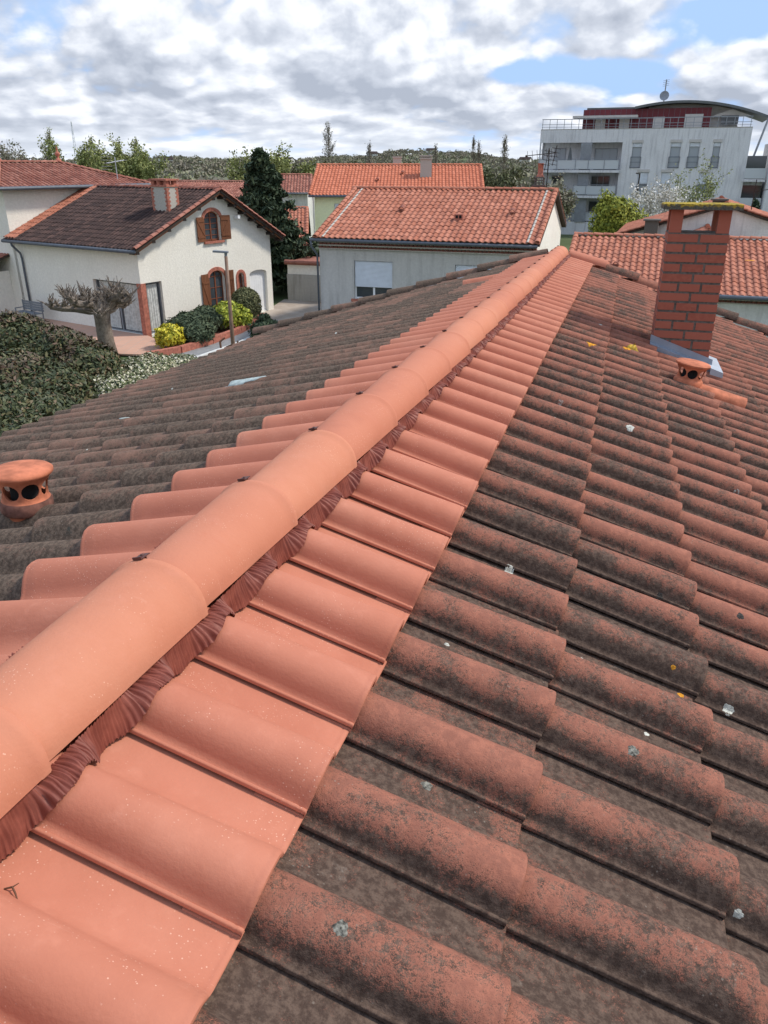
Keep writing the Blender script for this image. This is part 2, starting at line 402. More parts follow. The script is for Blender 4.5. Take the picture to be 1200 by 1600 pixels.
def panel(mb, o, u, n, poly, off, th, mi=0):
    """slab following a wall: polygon in wall coordinates, outer face `off` proud of the wall"""
    o, u, n = Vector(o), Vector(u), Vector(n); z = Vector((0, 0, 1))
    mb.extrude([o + u * a + z * b + n * (off - th) for a, b in poly], n * th, mi)
def ring(mb, o, u, n, inner, outer, off, th, mi=0):
    for i in range(len(inner) - 1):
        panel(mb, o, u, n, [inner[i], outer[i], outer[i + 1], inner[i + 1]], off, th, mi)

PROF = [(0, .0), (0, .30), (.06, .62), (.14, .88), (.26, 1.0), (.38, .93), (.50, .70), (.60, .38), (.70, .12), (.80, .03), (.92, 0)]
def clay_sheet(name, o, U, V, nu, nv, mat, parent, pitch=.24, course=.37, amp=.055, cuts=(), base=True, seed=1, upto=None):
    """roof slope of S tiles: o = upper corner, U along the ridge, V down the slope (units), sizes in metres"""
    o, U, V = Vector(o), Vector(U).normalized(), Vector(V).normalized(); N = U.cross(V).normalized()
    if N.z < 0: N = -N
    rs = random.Random(seed); mb = MB(); nc = int(round(nu / pitch)); nr = int(math.ceil(nv / course)); pitch = nu / nc; course = nv / nr
    for r in range(nr):
        for c in range(nc):
            rv = rs.random(); vs = []; at = []
            j = rs.uniform(-.006, .006); jl = rs.uniform(-.012, .012)
            for b, lift in ((0, .0), (.9, .026), (1.0, .024), (1.0, .004)):
                for a, h in PROF + [(1.02, 0)]:
                    hh = h * amp * (1 if lift != .004 else .75)
                    vs.append(o + U * ((c + a) * pitch) + V * ((r + b) * course + (.03 + jl if b else 0)) + N * (hh + lift + j)); at.append((h, b, rv))
            k = len(PROF) + 1
            mb.add(vs, [(i * k + q, i * k + q + 1, (i + 1) * k + q + 1, (i + 1) * k + q) for i in range(3) for q in range(k - 1)], 0, at)
    if base:
        A = o - N * .01; mb.extrude([A, A + U * nu, A + U * nu + V * nv, A + V * nv], -N * .09, 1, (.0, .5, .3))
    ob = mb.build(name, [mat, 'roof_under'], parent, recalc=False)
    if cuts:
        bm = bmesh.new(); bm.from_mesh(ob.data)
        for p, nn in cuts:
            bmesh.ops.bisect_plane(bm, geom=bm.verts[:] + bm.edges[:] + bm.faces[:], plane_co=p, plane_no=nn, clear_outer=True)
        bm.to_mesh(ob.data); bm.free()
    return ob
def barrel_row(mb, a, b, r=.11, L=.42, mi=0, up=(0, 0, 1), seed=3, flat=.75):
    """overlapping half-round tiles from a to b (ridge or verge)"""
    a, b = Vector(a), Vector(b); d = b - a; n = max(1, int(round(d.length / L))); T = d.normalized(); S = T.cross(Vector(up)).normalized(); W = S.cross(T)
    rs = random.Random(seed)
    for i in range(n):
        p0 = a + d * (i / n); p1 = a + d * ((i + 1.08) / n); rv = rs.random(); vs = []
        for p, rr, lift in ((p0, r * .88, 0), (p1, r, .018), (p1 - T * .001, r * .85, .006)):
            for k in range(9):
                t = math.pi * k / 8; vs.append(p + S * (rr * math.cos(t)) + W * (rr * flat * math.sin(t) + lift))
        mb.add(vs, [(i_ * 9 + k, (i_ + 1) * 9 + k, (i_ + 1) * 9 + k + 1, i_ * 9 + k + 1) for i_ in range(2) for k in range(8)], mi, (.8, .5, rv))
def genoise(mb, o, u, n, L, z0, rows=2, s=.17, mi=(0, 1)):
    """corbelled eaves course of tile ends"""
    o, u, n = Vector(o), Vector(u), Vector(n); z = Vector((0, 0, 1)); k = int(L / s); s = L / k
    for r in range(rows):
        zz = z0 + r * .15; out = .11 + r * .12
        mb.extrude([o + z * (zz), o + u * L + z * zz, o + u * L + z * (zz + .035), o + z * (zz + .035)], n * out, mi[0])
        for i in range(k):
            c = o + u * ((i + .5 + .5 * (r % 2)) * s); pts = []
            for q in range(6):
                t = math.pi * q / 5; pts.append(c + u * (s * .5 * math.cos(t)) + z * (zz + .035 + .085 * math.sin(t)))
            mb.extrude(pts, n * (out - .012), mi[1])
        mb.extrude([o + z * (zz + .121), o + u * L + z * (zz + .121), o + u * L + z * (zz + .15), o + z * (zz + .15)], n * (out + .01), mi[0])

# ------------------------------------------------------------------ ground, terrain
def hill(x, y):
    d = math.hypot(x, y); az_ = math.degrees(math.atan2(x, y))
    g = lambda c, wd: math.exp(-((az_ - c) / wd) ** 2)
    f = min(1, max(0, (d - 260) / 640)); f = f * f * (3 - 2 * f)
    h = 6.5 + 1.5 * math.sin(az_ * .35 + 1) + .8 * math.sin(az_ * 1.3) + 7.5 * g(3, 5.5) + 2.5 * g(-8, 5) + 1.5 * g(-17, 4)
    return h * f
radii = [0, 20, 45, 80, 130, 200, 280, 360, 450, 540, 640, 740, 840, 920, 1000, 1300, 2000, 4500]
mb = MB(); NA = 180
for r in radii:
    for k in range(NA):
        a = 2 * math.pi * k / NA; x, y = r * math.sin(a), r * math.cos(a)
        hh = hill(x, y) if r < 1100 else hill(x * 1000 / r, y * 1000 / r) * max(0, 1 - (r - 1000) / 900)
        mb.v.append((x, y, hh)); mb.a.append((.5, .5, .5))
for i in range(len(radii) - 1):
    for k in range(NA): mb.f.append((i * NA + k, (i + 1) * NA + k, (i + 1) * NA + (k + 1) % NA, i * NA + (k + 1) % NA)); mb.m.append(0)
struct(mb.build('ground', 'terrain', smooth=True, recalc=False))
def sheet(name, pts, z, mat, th=.06):
    mb = MB(); mb.extrude([(x, y, z - th) for x, y in pts], (0, 0, th)); return struct(mb.build(name, mat, recalc=True))
sheet('driveway', [(-6.6, 36.6), (-3.0, 33.5), (-2.2, 36), (-1.5, 44.2), (-5.6, 44.2)], .05, 'driveway')
sheet('road', [(-7.6, 24), (-4.6, 24), (-1.5, 33), (-3.0, 33.45), (-6.4, 37.0), (-9.4, 29.4)], .045, 'asphalt')
sheet('terrace', [(-9.55, 30.2), (-8.7, 31.7), (-10.35, 33.85), (-19, 39.6), (-20.5, 37.6), (-12.5, 30.6)], .12, 'terrace_tiles')
mb = MB()
bedl = [(-9.3, 29.9), (-8.3, 30.9), (-7.4, 32.6), (-6.6, 34.8), (-6.15, 36.9), (-6.1, 38.4)]
for (a, b) in zip(bedl, bedl[1:]):
    d = Vector((b[0] - a[0], b[1] - a[1], 0)); nn = Vector((d.y, -d.x, 0)).normalized() * .22
    A, B = Vector((*a, 0)), Vector((*b, 0)); mb.extrude([A, B, B + nn, A + nn], (0, 0, .30))
tag(mb.build('flower_bed_kerb', 'clay_red', recalc=True), 'low red brick kerb curving along the shrubs in front of the white house', 'kerb')
mb = MB(); kl = [(-8.7, 28.2), (-7.3, 29.9), (-6.2, 32.4), (-5.6, 34.6), (-5.5, 36.4)]
for (a, b) in zip(kl, kl[1:]):
    d = Vector((b[0] - a[0], b[1] - a[1], 0)); nn = Vector((d.y, -d.x, 0)).normalized() * .16
    A, B = Vector((*a, 0)), Vector((*b, 0)); mb.extrude([A, B, B + nn, A + nn], (0, 0, .14))
struct(mb.build('kerb', 'kerb_white', recalc=True))
sheet('soil', [(-9.3, 29.95), (-8.3, 31.0), (-7.4, 32.7), (-6.6, 34.9), (-6.15, 37.0), (-6.1, 38.4), (-8.6, 36.2), (-9.9, 33.6)], .09, 'earth_red')

# ------------------------------------------------------------------ vegetation helpers
def leaves_at(name, P, size, mat, parent=None, aspect=1.8, rv=None, up=0.0, outn=None):
    n = len(P); P = np.asarray(P); d1 = rng.normal(size=(n, 3))
    if outn is not None: d1 = d1 * .8 + np.cross(outn, rng.normal(size=(n, 3)))
    d1[:, 2] += up; d1 /= np.linalg.norm(d1, axis=1)[:, None]
    q = rng.normal(size=(n, 3))
    if outn is not None: q = np.cross(d1, outn) + q * .35
    d2 = q - d1 * (q * d1).sum(1)[:, None]; d2 /= np.linalg.norm(d2, axis=1)[:, None] + 1e-9
    s = size * rng.uniform(.6, 1.35, n)[:, None]
    V = np.stack([P - d1 * s * .5 * aspect, P - d2 * s * .5 - d1 * s * .1, P + d1 * s * .5 * aspect, P + d2 * s * .5 - d1 * s * .1], 1).reshape(-1, 3)
    me = bpy.data.meshes.new(name); me.vertices.add(4 * n); me.vertices.foreach_set('co', V.astype('f').ravel())
    me.loops.add(4 * n); me.loops.foreach_set('vertex_index', np.arange(4 * n, dtype='i')); me.polygons.add(n)
    me.polygons.foreach_set('loop_start', np.arange(0, 4 * n, 4, dtype='i')); me.update(calc_edges=True)
    r = rng.random(n) if rv is None else rv
    c = np.zeros((n, 4, 4), 'f'); c[:, :, 2] = r[:, None]; c[:, :, 3] = 1; c[:, :, 0] = .5
    ca = me.color_attributes.new('tp', 'FLOAT_COLOR', 'POINT'); ca.data.foreach_set('color', c.ravel())
    me.materials.append(MATS[mat]); o = bpy.data.objects.new(name, me); COL.objects.link(o)
    if parent is not None: o.parent = parent
    return o
def shell_points(ells, n, rmin=.72, low=-.55, lump=.16):
    """points near the surface of a union of ellipsoids (cx,cy,cz,rx,ry,rz)"""
    E = np.array(ells); wt = (E[:, 3] * E[:, 4] + E[:, 4] * E[:, 5] + E[:, 3] * E[:, 5]); wt /= wt.sum()
    idx = rng.choice(len(E), n, p=wt); d = rng.normal(size=(n, 3)); d /= np.linalg.norm(d, axis=1)[:, None]
    d[:, 2] = np.where(d[:, 2] < low, -d[:, 2], d[:, 2])
    ph = E[idx, 0]; l = 1 + lump * np.sin(d[:, 0] * 5 + ph * 3) * np.sin(d[:, 1] * 6 + ph) * np.cos(d[:, 2] * 5 + ph * 2)
    r = rng.uniform(rmin, 1.06, n) * l
    P = E[idx, :3] + d * E[idx, 3:] * r[:, None]
    k = P[:, 2] > 0.02
    return P[k], d[k]
def shade_core(ells, k=.72):
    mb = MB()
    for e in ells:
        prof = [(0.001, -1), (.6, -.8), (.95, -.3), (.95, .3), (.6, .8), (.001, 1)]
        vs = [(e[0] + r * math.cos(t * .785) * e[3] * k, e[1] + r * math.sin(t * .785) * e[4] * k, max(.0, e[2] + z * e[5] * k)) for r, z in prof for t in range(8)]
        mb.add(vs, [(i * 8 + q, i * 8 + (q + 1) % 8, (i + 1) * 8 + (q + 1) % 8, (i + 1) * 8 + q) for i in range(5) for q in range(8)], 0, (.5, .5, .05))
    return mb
def bush(name, label, cat, ells, n, size, mat, coremat='leaf_bush_dark', group=None, lump=.24, aspect=1.8, rmin=.66, k=.66, twig=True):
    c = ells[0]; t = thing(name, (c[0], c[1], 0), 0, label, cat, group)
    E = [(e[0] - c[0], e[1] - c[1], *e[2:]) for e in ells]
    P, d = shell_points(E, n, rmin, lump=lump)
    leaves_at('foliage', P, size, mat, t, aspect, outn=d)
    mb = shade_core(E, k)
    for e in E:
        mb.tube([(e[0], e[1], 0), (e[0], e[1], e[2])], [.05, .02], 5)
    mb.build('stems_and_shade_core', coremat, t)  # darkest-tone core stands for shade inside the leaves, with thin stems
    return t
# ------------------------------------------------------------------ our house: the tiled roof in the foreground
YAW, TILT, SLR, SLL = .2896, -.0291, .3361, .295
CR = Vector((.7848, 0, .7391))
HOUSE = bpy.data.objects.new('tiled_house', None); COL.objects.link(HOUSE)
HOUSE.rotation_euler = (TILT, 0, -YAW)
RM = Euler((TILT, 0, -YAW)).to_matrix(); HOUSE.location = Vector((0, 0, CAMZ)) - RM @ CR
tag(HOUSE, 'nearest house with stained old clay tiles and a new orange tiled ridge', 'house')
W_, L_ = .2121, .36
U0, UEND = .6119, 10.25
def rp(side, v, a, n):
    th = SLR if side > 0 else SLL
    return (side * (v * math.cos(th) + n * math.sin(th)), a, -v * math.sin(th) + n * math.cos(th))
TP = [(.000, .0025), (.000, .0085), (.0015, .0100), (.0046, .0104), (.0060, .0086), (.0075, .0115), (.0105, .0205), (.0150, .0350), (.0220, .0485), (.0330, .0590), (.0480, .0652), (.0650, .0665), (.0820, .0630),
      (.0975, .0535), (.1100, .0405), (.1200, .0260), (.1290, .0135), (.1400, .0045), (.1560, -.0005), (.1850, -.0035), (.2120, -.0040), (.2280, -.0040)]
NSH = -.021
def tile(mb, side, u, v1, Lt, n0, mi, rs, new=False):
    """one S tile: u = lap edge, v1 = lower end, Lt = length"""
    sg = 1 if side > 0 else -1; rv = rs.random()
    ju, jv, jn, jr = rs.uniform(-.0036, .0036), rs.uniform(-.007, .007), rs.uniform(-.0018, .0028), rs.uniform(-.010, .010)
    if new: ju *= .5; jv *= .4; jn *= .4; jr *= .4
    lift = .023
    rings = [(0.0, .83, 0), (.35, .89, 0), (.70, .95, 0), (.90, .985, 0)]
    rings += [(1 - .016 / Lt, 1.0, 0), (1 - .012 / Lt, 1.0, -.0012), (1 - .009 / Lt, 1.0, 0), (1 - .002 / Lt, .995, -.0006), (1.0, .97, -.0028)]
    vs = []; at = []; k = len(TP)
    for b, sc, dn in rings:
        for a, h in TP:
            aa = .012 + (a - .012) * (1 if a < .012 else 1) ; mid = .066
            if .007 < a < .135: aa = mid + (a - mid) * (.87 + .13 * b)
            hh = h * (sc if h > .0118 else 1)
            n = n0 + NSH + hh + lift * b + dn + jn
            vs.append(rp(side, v1 - Lt * (1 - b) + jv, u + sg * (aa + ju + (b - .5) * jr), n)); at.append((min(1, max(0, h / .064)), b, rv))
    nr = len(rings)
    # end face and underside lip
    for ddn, bb in ((-.013, 1.0), (-.013, .80)):
        for a, h in TP:
            vs.append(rp(side, v1 - Lt * (1 - bb) + jv - .001, u + sg * (a + ju + (bb - .5) * jr), n0 + NSH + h * .97 + lift * bb + ddn + jn)); at.append((.05, 1.0, rv))
    fs = [(i * k + q, (i + 1) * k + q, (i + 1) * k + q + 1, i * k + q + 1) for i in range(nr + 1) for q in range(k - 1)]
    mb.add(vs, fs, mi, at)
rs = random.Random(11)
allv = MB()                                        # copy of everything for dropping patches onto the surface
def one(name, side, u, v1, Lt, n0, mats, new=False, label=None):
    mb = MB(); tile(mb, side, u, v1, Lt, n0, 0, rs, new)
    o = len(allv.v); allv.v += mb.v; allv.f += [tuple(o + i for i in f) for f in mb.f]
    ob = mb.build(name, mats, HOUSE, smooth=True, sharp=50)
    if label: ob['label'] = label
    return ob
iR = range(-7, 46); VA, DB = .4435, .3352
UL, VL = 1.216 + .127, .43
NEWL = 'new orange clay tile tucked under the ridge'
cand = []
for i in iR:
    u = U0 + i * W_
    if u + W_ > UEND + .05: continue
    if -5 <= i: one('new_roof_tile', 1, u, VA, .42, .006, 'new_tile', True, NEWL)
    else: cand.append((99, 1, u, VA, .42, .006, 'n'))
    for k in range(14):
        cand.append((math.hypot(u - .4, (VA + DB + k * L_) - .8) + (3 if u < -.1 else 0), 1, u, VA + DB + k * L_, .42, 0, 'r'))
for i in range(-5, 44):
    u = UL + i * W_
    if u > UEND + .05: continue
    if 0 <= u - .35: one('new_roof_tile', -1, u, VL, .42, .006, 'new_tile', True, NEWL)
    for k in range(10):
        d = math.hypot(u - .6, VL + .3 + k * L_) * 1.7
        cand.append((d, -1, u, VL + L_ + k * L_, .42, 0, 'l'))
cand.sort(key=lambda c: c[0])
rest = MB(); ns = 0
for c in cand:
    _, side, u, v1, Lt, n0, kd = c
    if kd != 'n' and ns < 100:
        ns += 1; one('weathered_roof_tile', side, u, v1, Lt, n0, 'old_tile_right' if kd == 'r' else 'old_tile_left', label='old clay tile stained black over red' if kd == 'r' else 'old clay tile stained grey brown all over')
    else:
        tile(rest, side, u, v1, Lt, n0, {'r': 0, 'l': 1, 'n': 2}[kd], rs)
o_ = len(allv.v); allv.v += rest.v; allv.f += [tuple(o_ + i for i in f) for f in rest.f]
ob = rest.build('weathered_roof_tiles', ['old_tile_right', 'old_tile_left', 'new_tile'], HOUSE, smooth=True, sharp=50)
ob['kind'] = 'stuff'
bvh = BVHTree.FromPolygons([Vector(v) for v in allv.v], allv.f)
def drop(x, y):
    h = bvh.ray_cast(Vector((x, y, 3)), Vector((0, 0, -1)))
    return h[0], h[1]
# boarding under the tiles and the walls that carry it
VR_, VLE = VA + DB + 13 * L_ - .08, VL + 10 * L_ - .08
mb = MB()
for side, vv in ((1, VR_), (-1, VLE)):
    mb.extrude([rp(side, 0, -.8, -.055), rp(side, vv, -.8, -.055), rp(side, vv, UEND, -.055), rp(side, 0, UEND, -.055)], (0, 0, -.10))
mb.build('roof_boarding', 'roof_under', HOUSE, recalc=True)
mb = MB(); xr = (VR_ - .35) * math.cos(SLR); xl = -(VLE - .35) * math.cos(SLL); zr = -(VR_ - .35) * math.sin(SLR) - .14; zl = -(VLE - .35) * math.sin(SLL) - .14
for ya in (-.6, UEND - .25):
    mb.extrude([(xl, ya, -6.2), (xr, ya, -6.2), (xr, ya, zr), (0, ya, -.14), (xl, ya, zl)], (0, .2, 0))
mb.box(xr - .2, xr, -.39, UEND - .26, -6.2, zr); mb.box(xl, xl + .2, -.39, UEND - .26, -6.2, zl)
mb.build('wall', 'stucco_white', HOUSE, recalc=True)

# ridge tiles, one by one, with their screw clips
UC, SC, HC = 1.0891, .4305, .1106
def ridge_tile(i):
    u1 = UC + i * SC; u0 = u1 - SC - .05; rs_ = random.Random(100 + i); rv = rs_.random()
    jx = .028 + rs_.uniform(-.002, .002); jz = rs_.uniform(-.0015, .0015)
    mb = MB(); vs = []; at = []; K = 22
    hw1, hw0 = .1010, .0855; ht = .0955
    rings = [(u0, hw0, ht - .019, 0), (u0 + .2, (hw0 + hw1) / 2, ht - .0115, 0), (u1 - .05, hw1 - .0015, ht - .002, 0), (u1 - .024, hw1 - .001, ht - .001, 0), (u1 - .018, hw1 + .0020, ht + .0022, 0),
             (u1 - .004, hw1 + .0025, ht + .0022, 0), (u1, hw1, ht - .001, 0), (u1, hw1 - .012, ht - .013, 0), (u1 - .1, hw1 - .014, ht - .016, 0)]
    for u, hw, h, _ in rings:
        for k in range(K + 1):
            t = math.pi * k / K; ex = .94
            cx, sx_ = math.cos(t), math.sin(t)
            x = hw * math.copysign(abs(cx) ** ex, cx); z = (HC - ht) + h * (sx_ ** ex)
            vs.append((x + jx, u, z + jz)); at.append((.8, .5, rv))
    n = K + 1
    mb.add(vs, [(r * n + k, r * n + k + 1, (r + 1) * n + k + 1, (r + 1) * n + k) for r in range(len(rings) - 1) for k in range(K)], 0, at)
    # edge thickness along both sides
    for s in (1, -1):
        a = (jx + s * hw0, u0, HC - ht + jz); b = (jx + s * (hw1 + .001), u1, HC - ht + jz)
        mb.add([a, b, (b[0] - s * .012, b[1], b[2] - .001), (a[0] - s * .012, a[1], a[2] - .001)], [(0, 1, 2, 3)], 0, (.8, .5, rv))
    return mb.build('ridge_tile', 'new_ridge', HOUSE, smooth=True, sharp=45, recalc=True)
for i in range(-3, 22):
    o = ridge_tile(i); o['label'] = 'new orange half-round ridge tile'
    u1 = UC + i * SC
    mb = MB(); tx = random.Random(i).uniform(-.003, .003); CM = Matrix.Translation((-.001 + tx, u1, HC + .0008)) @ Matrix.Rotation(R(-15), 4, 'Y')
    mb.box(-.010, .010, -.010, .014, .0005, .0022, 0, CM)
    mb.box(-.009, .009, .0015, .0032, -.014, .0006, 0, CM)
    mb.box(-.0095, .0095, -.0135, -.0105, .0008, .0060, 0, CM)
    mb.lathe([(0, .0052), (.0030, .0052), (.0040, .0023)], (0, .004, 0), 8, 0, CM)
    mb.build('ridge_clip', 'clip_metal', o, recalc=True)
# pleated foil between ridge and tiles
for side in (1, -1):
    mb = MB(); ys = np.arange(-.85, UEND - .05, .0016); rows = 8; wob = random.Random(5); m = len(ys)
    th = SLR if side > 0 else SLL; va, vb = (.108, .148) if side > 0 else (.050, .082)
    r_ = np.random.default_rng(3); ph = np.cumsum(2 * math.pi * .0016 / .0068 * np.clip(r_.normal(1, .35, m), .3, 2)); cr = np.cumsum(r_.normal(0, .12, m)); out = []
    hu = (ys - U0) % W_ if side > 0 else (UL - ys) % W_
    H3 = np.interp(hu, [p[0] + 1e-5 * q_ for q_, p in enumerate(TP)], [p[1] for p in TP])
    kern = np.ones(15) / 15; DIP = np.convolve((H3 < .012).astype(float), kern, 'same'); H3 = np.convolve(np.maximum(H3, 0), kern, 'same')
    for j, y in enumerate(ys):
        nsurf = NSH + .006 + H3[j] * .91 + .008 + .005; low = .004 * math.sin(y * 31) + .003 * math.sin(y * 77 + 1) - .013 * DIP[j]
        for r in range(rows):
            f = r / (rows - 1); v = va + (vb - va + low) * f
            nt = (HC - .0955 + v * math.sin(th)) / math.cos(th) - .005
            e = f ** .8; tri = 2 / math.pi * math.asin(math.sin(ph[j] + 1.2 * math.sin(f * 3 + cr[j]) * .6))
            n = nt * (1 - e) + nsurf * e + .0038 * tri + .0016 * math.sin(ph[j] * .31 + f * 4)
            out.append(rp(side, v, y + .003 * math.sin(cr[j] + f * 4) * f, n))
    mb.add(out, [(j * rows + r, (j + 1) * rows + r, (j + 1) * rows + r + 1, j * rows + r + 1) for j in range(m - 1) for r in range(rows - 1)])
    mb.build('ridge_flashing', 'pleated_foil', HOUSE, smooth=True)
# verge tiles at the far gable
for side, n_ in ((1, 11), (-1, 10)):
    for k in range(n_):
        mb = MB(); v0 = .12 + k * .42
        a = Vector(rp(side, v0, UEND + .03, .035)); b = Vector(rp(side, v0 + .44, UEND + .03, .050))
        barrel_row(mb, a, b, .095, .5, up=(0, 0, 1), seed=k, flat=.85)
        mb.box(a.x if side > 0 else b.x, b.x if side > 0 else a.x, UEND + .07, UEND + .10, min(a.z, b.z) - .06, min(a.z, b.z) + .02)
        new = side > 0 and k == 0
        o = mb.build('verge_tile', 'new_tile' if new else ('old_tile_right' if side > 0 else 'old_tile_left'), HOUSE, smooth=True, sharp=50)
        if new: o['label'] = 'clean orange verge tile beside the ridge end'
# chimney
cx0, cx1, cy0, cy1 = 1.066, 1.470, 6.10, 6.56
CH = MB(); CH.box(cx0 + .004, cx1 - .004, cy0 + .004, cy1 - .004, -1.0, .470)
chim = CH.build('chimney', 'mortar', HOUSE)
mb = MB(); rowh = .0672; z = .462; r_ = 0; rb = random.Random(4)
def course(mb, o, u, n, Lw, z1, pat):
    o, u, n = Vector(o), Vector(u), Vector(n); s = 0; g = .016
    for f in pat:
        wd = f * Lw - g * (len(pat) - 1) / len(pat); zj = rb.uniform(-.001, .001)
        a = o + u * s; b = o + u * min(Lw, s + wd); z0 = z1 - rowh + .0155
        mb.extrude([(a.x, a.y, z0 + zj), (b.x, b.y, z0 + zj), (b.x, b.y, z1 + zj), (a.x, a.y, z1 + zj)], n * rb.uniform(.0035, .0055), 0, (.5, .5, rb.random()))
        s += wd + g
while z > -.62:
    pa, pb = ([.52, .48], [.30, .37, .33]) if r_ % 2 == 0 else ([.30, .37, .33], [.52, .48])
    if r_ == 0: pa = [.52, .48]
    course(mb, (cx0, cy0 + .004, 0), (1, 0, 0), (0, -1, 0), cx1 - cx0, z, pa)
    course(mb, (cx1, cy1 - .004, 0), (-1, 0, 0), (0, 1, 0), cx1 - cx0, z, pa)
    course(mb, (cx0 + .004, cy1, 0), (0, -1, 0), (-1, 0, 0), cy1 - cy0, z, pb)
    course(mb, (cx1 - .004, cy0, 0), (0, 1, 0), (1, 0, 0), cy1 - cy0, z, pb)
    z -= rowh; r_ += 1
mb.build('brickwork', 'brick_red', chim, recalc=True)
for (px, py) in ((cx0 + .003, cy0 + .005), (cx1 - .088, cy0 + .005), (cx0 + .003, cy1 - .090), (cx1 - .088, cy1 - .090)):
    mb = MB(); mb.box(px, px + .082, py, py + .082, .471, .622, 0, None, (.5, .5, .6)); mb.build('chimney_post', 'brick_red', chim)
mb = MB(); bmv = []
NXc, NYc = 34, 34
gx = np.linspace(cx0 - .055, cx1 + .055, NXc); gy = np.linspace(cy0 - .05, cy1 + .05, NYc); rl = random.Random(9)
vs = []
for x in gx:
    for y in gy:
        e = 0 if 0 < list(gx).index(x) < NXc - 1 and 0 < list(gy).index(y) < NYc - 1 else .006
        vs.append((x + rl.uniform(-.002, .002), y + rl.uniform(-.002, .002), .660 - e + rl.uniform(0, .006)))
fs = [(i * NYc + j, (i + 1) * NYc + j, (i + 1) * NYc + j + 1, i * NYc + j + 1) for i in range(NXc - 1) for j in range(NYc - 1)]
mb.add(vs, fs); mb.box(gx[0], gx[-1], gy[0], gy[-1], .6225, .655)
def capm(t, b):
    co = obj_co(t); s = t.new('ShaderNodeSeparateXYZ'); t.l.new(co, s.inputs[0])
    n = t.math('ADD', t.noise(co, 22, 5, .7), t.math('MULTIPLY', t.step(s.outputs[2], .62, .665), .30))
    c = t.mix(t.step(t.noise(co, 80, 4), .3, .7), (.055, .055, .045), (.13, .125, .10))
    y = t.mix(t.noise(co, 60, 4), (.30, .21, .02), (.50, .36, .05))
    setc(t, b, t.mix(t.math('MULTIPLY', t.step(n, .62, .80), .95), c, y)); bump(t, b, t.noise(co, 90, 4), .9, .01)
material('lichen_slab', capm, .95)
mb.build('chimney_cap', 'lichen_slab', chim)
# zinc flashing round the chimney foot
mb = MB(); th = SLR
def zp(x, y, n): return Vector((x, y, -x * math.tan(th) + n))
mb.extrude([zp(cx0 - .02, cy0 - .012, .055), zp(cx1 + .03, cy0 - .012, .055), zp(cx1 + .03, cy0 - .012, .125), zp(cx0 - .02, cy0 - .012, .125)], (0, .008, 0))
mb.extrude([zp(cx0 - .02, cy0 - .075, .066), zp(cx1 + .05, cy0 - .075, .066), zp(cx1 + .05, cy0 - .005, .072), zp(cx0 - .02, cy0 - .005, .072)], (0, 0, .004))
mb.extrude([zp(cx0 - .02, cy0 - .075, .02), zp(cx1 + .05, cy0 - .075, .02), zp(cx1 + .05, cy0 - .075, .070), zp(cx0 - .02, cy0 - .075, .070)], (0, -.004, 0))
mb.build('chimney_flashing', 'zinc', chim, recalc=True)
mb = MB()
mb.extrude([zp(cx1 + .01, cy0 - .15, .078), zp(cx1 + .10, cy0 - .15, .078), zp(cx1 + .10, cy1 - .1, .084), zp(cx1 + .01, cy1 - .1, .084)], (0, 0, .006))
mb.extrude([zp(cx1 + .01, cy0 - .15, .020), zp(cx1 + .10, cy0 - .15, .020), zp(cx1 + .10, cy0 - .15, .078), zp(cx1 + .01, cy0 - .15, .078)], (0, .004, 0))
mb.build('lead_sheet', 'zinc_light', chim, recalc=True)
# mushroom-shaped terracotta vents
def vent(x, y, zbase, R0, H, lbl, tint):
    prof = [(.60, -.6), (.60, .0), (.68, .10), (.80, .13), (.84, .17), (.84, .34), (.78, .38), (.74, .40), (.73, .46), (.735, .58), (.77, .70), (.86, .82), (.96, .87), (1.0, .90), (1.0, .94), (.93, .975), (.6, 1.0), (0, 1.01)]
    inner = [(0, .94), (.6, .93), (.80, .86), (.70, .72), (.66, .55), (.64, .3), (.55, -.6), (.60, -.6)]
    mb = MB(); mb.lathe([(r * R0, z_ * H) for r, z_ in prof + inner], (0, 0, 0), 40)
    ob = mb.build('roof_vent', ['vent_clay', 'vent_soot', 'dark_void'], HOUSE, smooth=True, sharp=50)
    bm = bmesh.new(); bm.from_mesh(ob.data); bmesh.ops.remove_doubles(bm, verts=bm.verts, dist=1e-5); bmesh.ops.recalc_face_normals(bm, faces=bm.faces); bm.to_mesh(ob.data); bm.free()
    cut = MB()
    for k in range(7):
        a = 2 * math.pi * (k + .35) / 7; M = Matrix.Rotation(a, 4, 'Z') @ Matrix.Translation((R0 * .7, 0, H * .62)) @ Matrix.Rotation(R(90), 4, 'Y')
        cut.lathe([(.0001, -.05), (R0 * .29, -.05), (R0 * .29, .05), (.0001, .05)], (0, 0, 0), 16, 0, M)
    co_ = cut.build('cutter', 'vent_clay', HOUSE, recalc=True)
    md = ob.modifiers.new('b', 'BOOLEAN'); md.operation = 'DIFFERENCE'; md.object = co_; md.solver = 'EXACT'
    bpy.context.view_layer.update(); dg = bpy.context.evaluated_depsgraph_get()
    me = bpy.data.meshes.new_from_object(ob.evaluated_get(dg)); ob.modifiers.clear(); ob.data = me
    bpy.data.objects.remove(co_)
    for p in me.polygons:
        if H * .02 < p.center.z < H * .39 and math.hypot(p.center.x, p.center.y) > R0 * .68: p.material_index = 1 if tint else 0
    ob.location = (x, y, zbase); ob['label'] = lbl
    # flue and the clay saddle it stands on
    mb = MB(); mb.lathe([(R0 * .45, -.4 * H), (R0 * .45, .80 * H), (.001, .80 * H)], (0, 0, 0), 16); mb.build('flue', 'dark_void', ob)
    return ob
v1 = vent(-1.02, 1.93, -.30 + .02, .098, .172, 'terracotta roof vent with round holes and a sooty collar', True)
v2 = vent(1.268, 5.25, -.438, .108, .180, 'terracotta roof vent with round holes and a mossy lid, in front of the chimney', False)
v2.rotation_euler = (0, R(8), 0)
mb = MB()
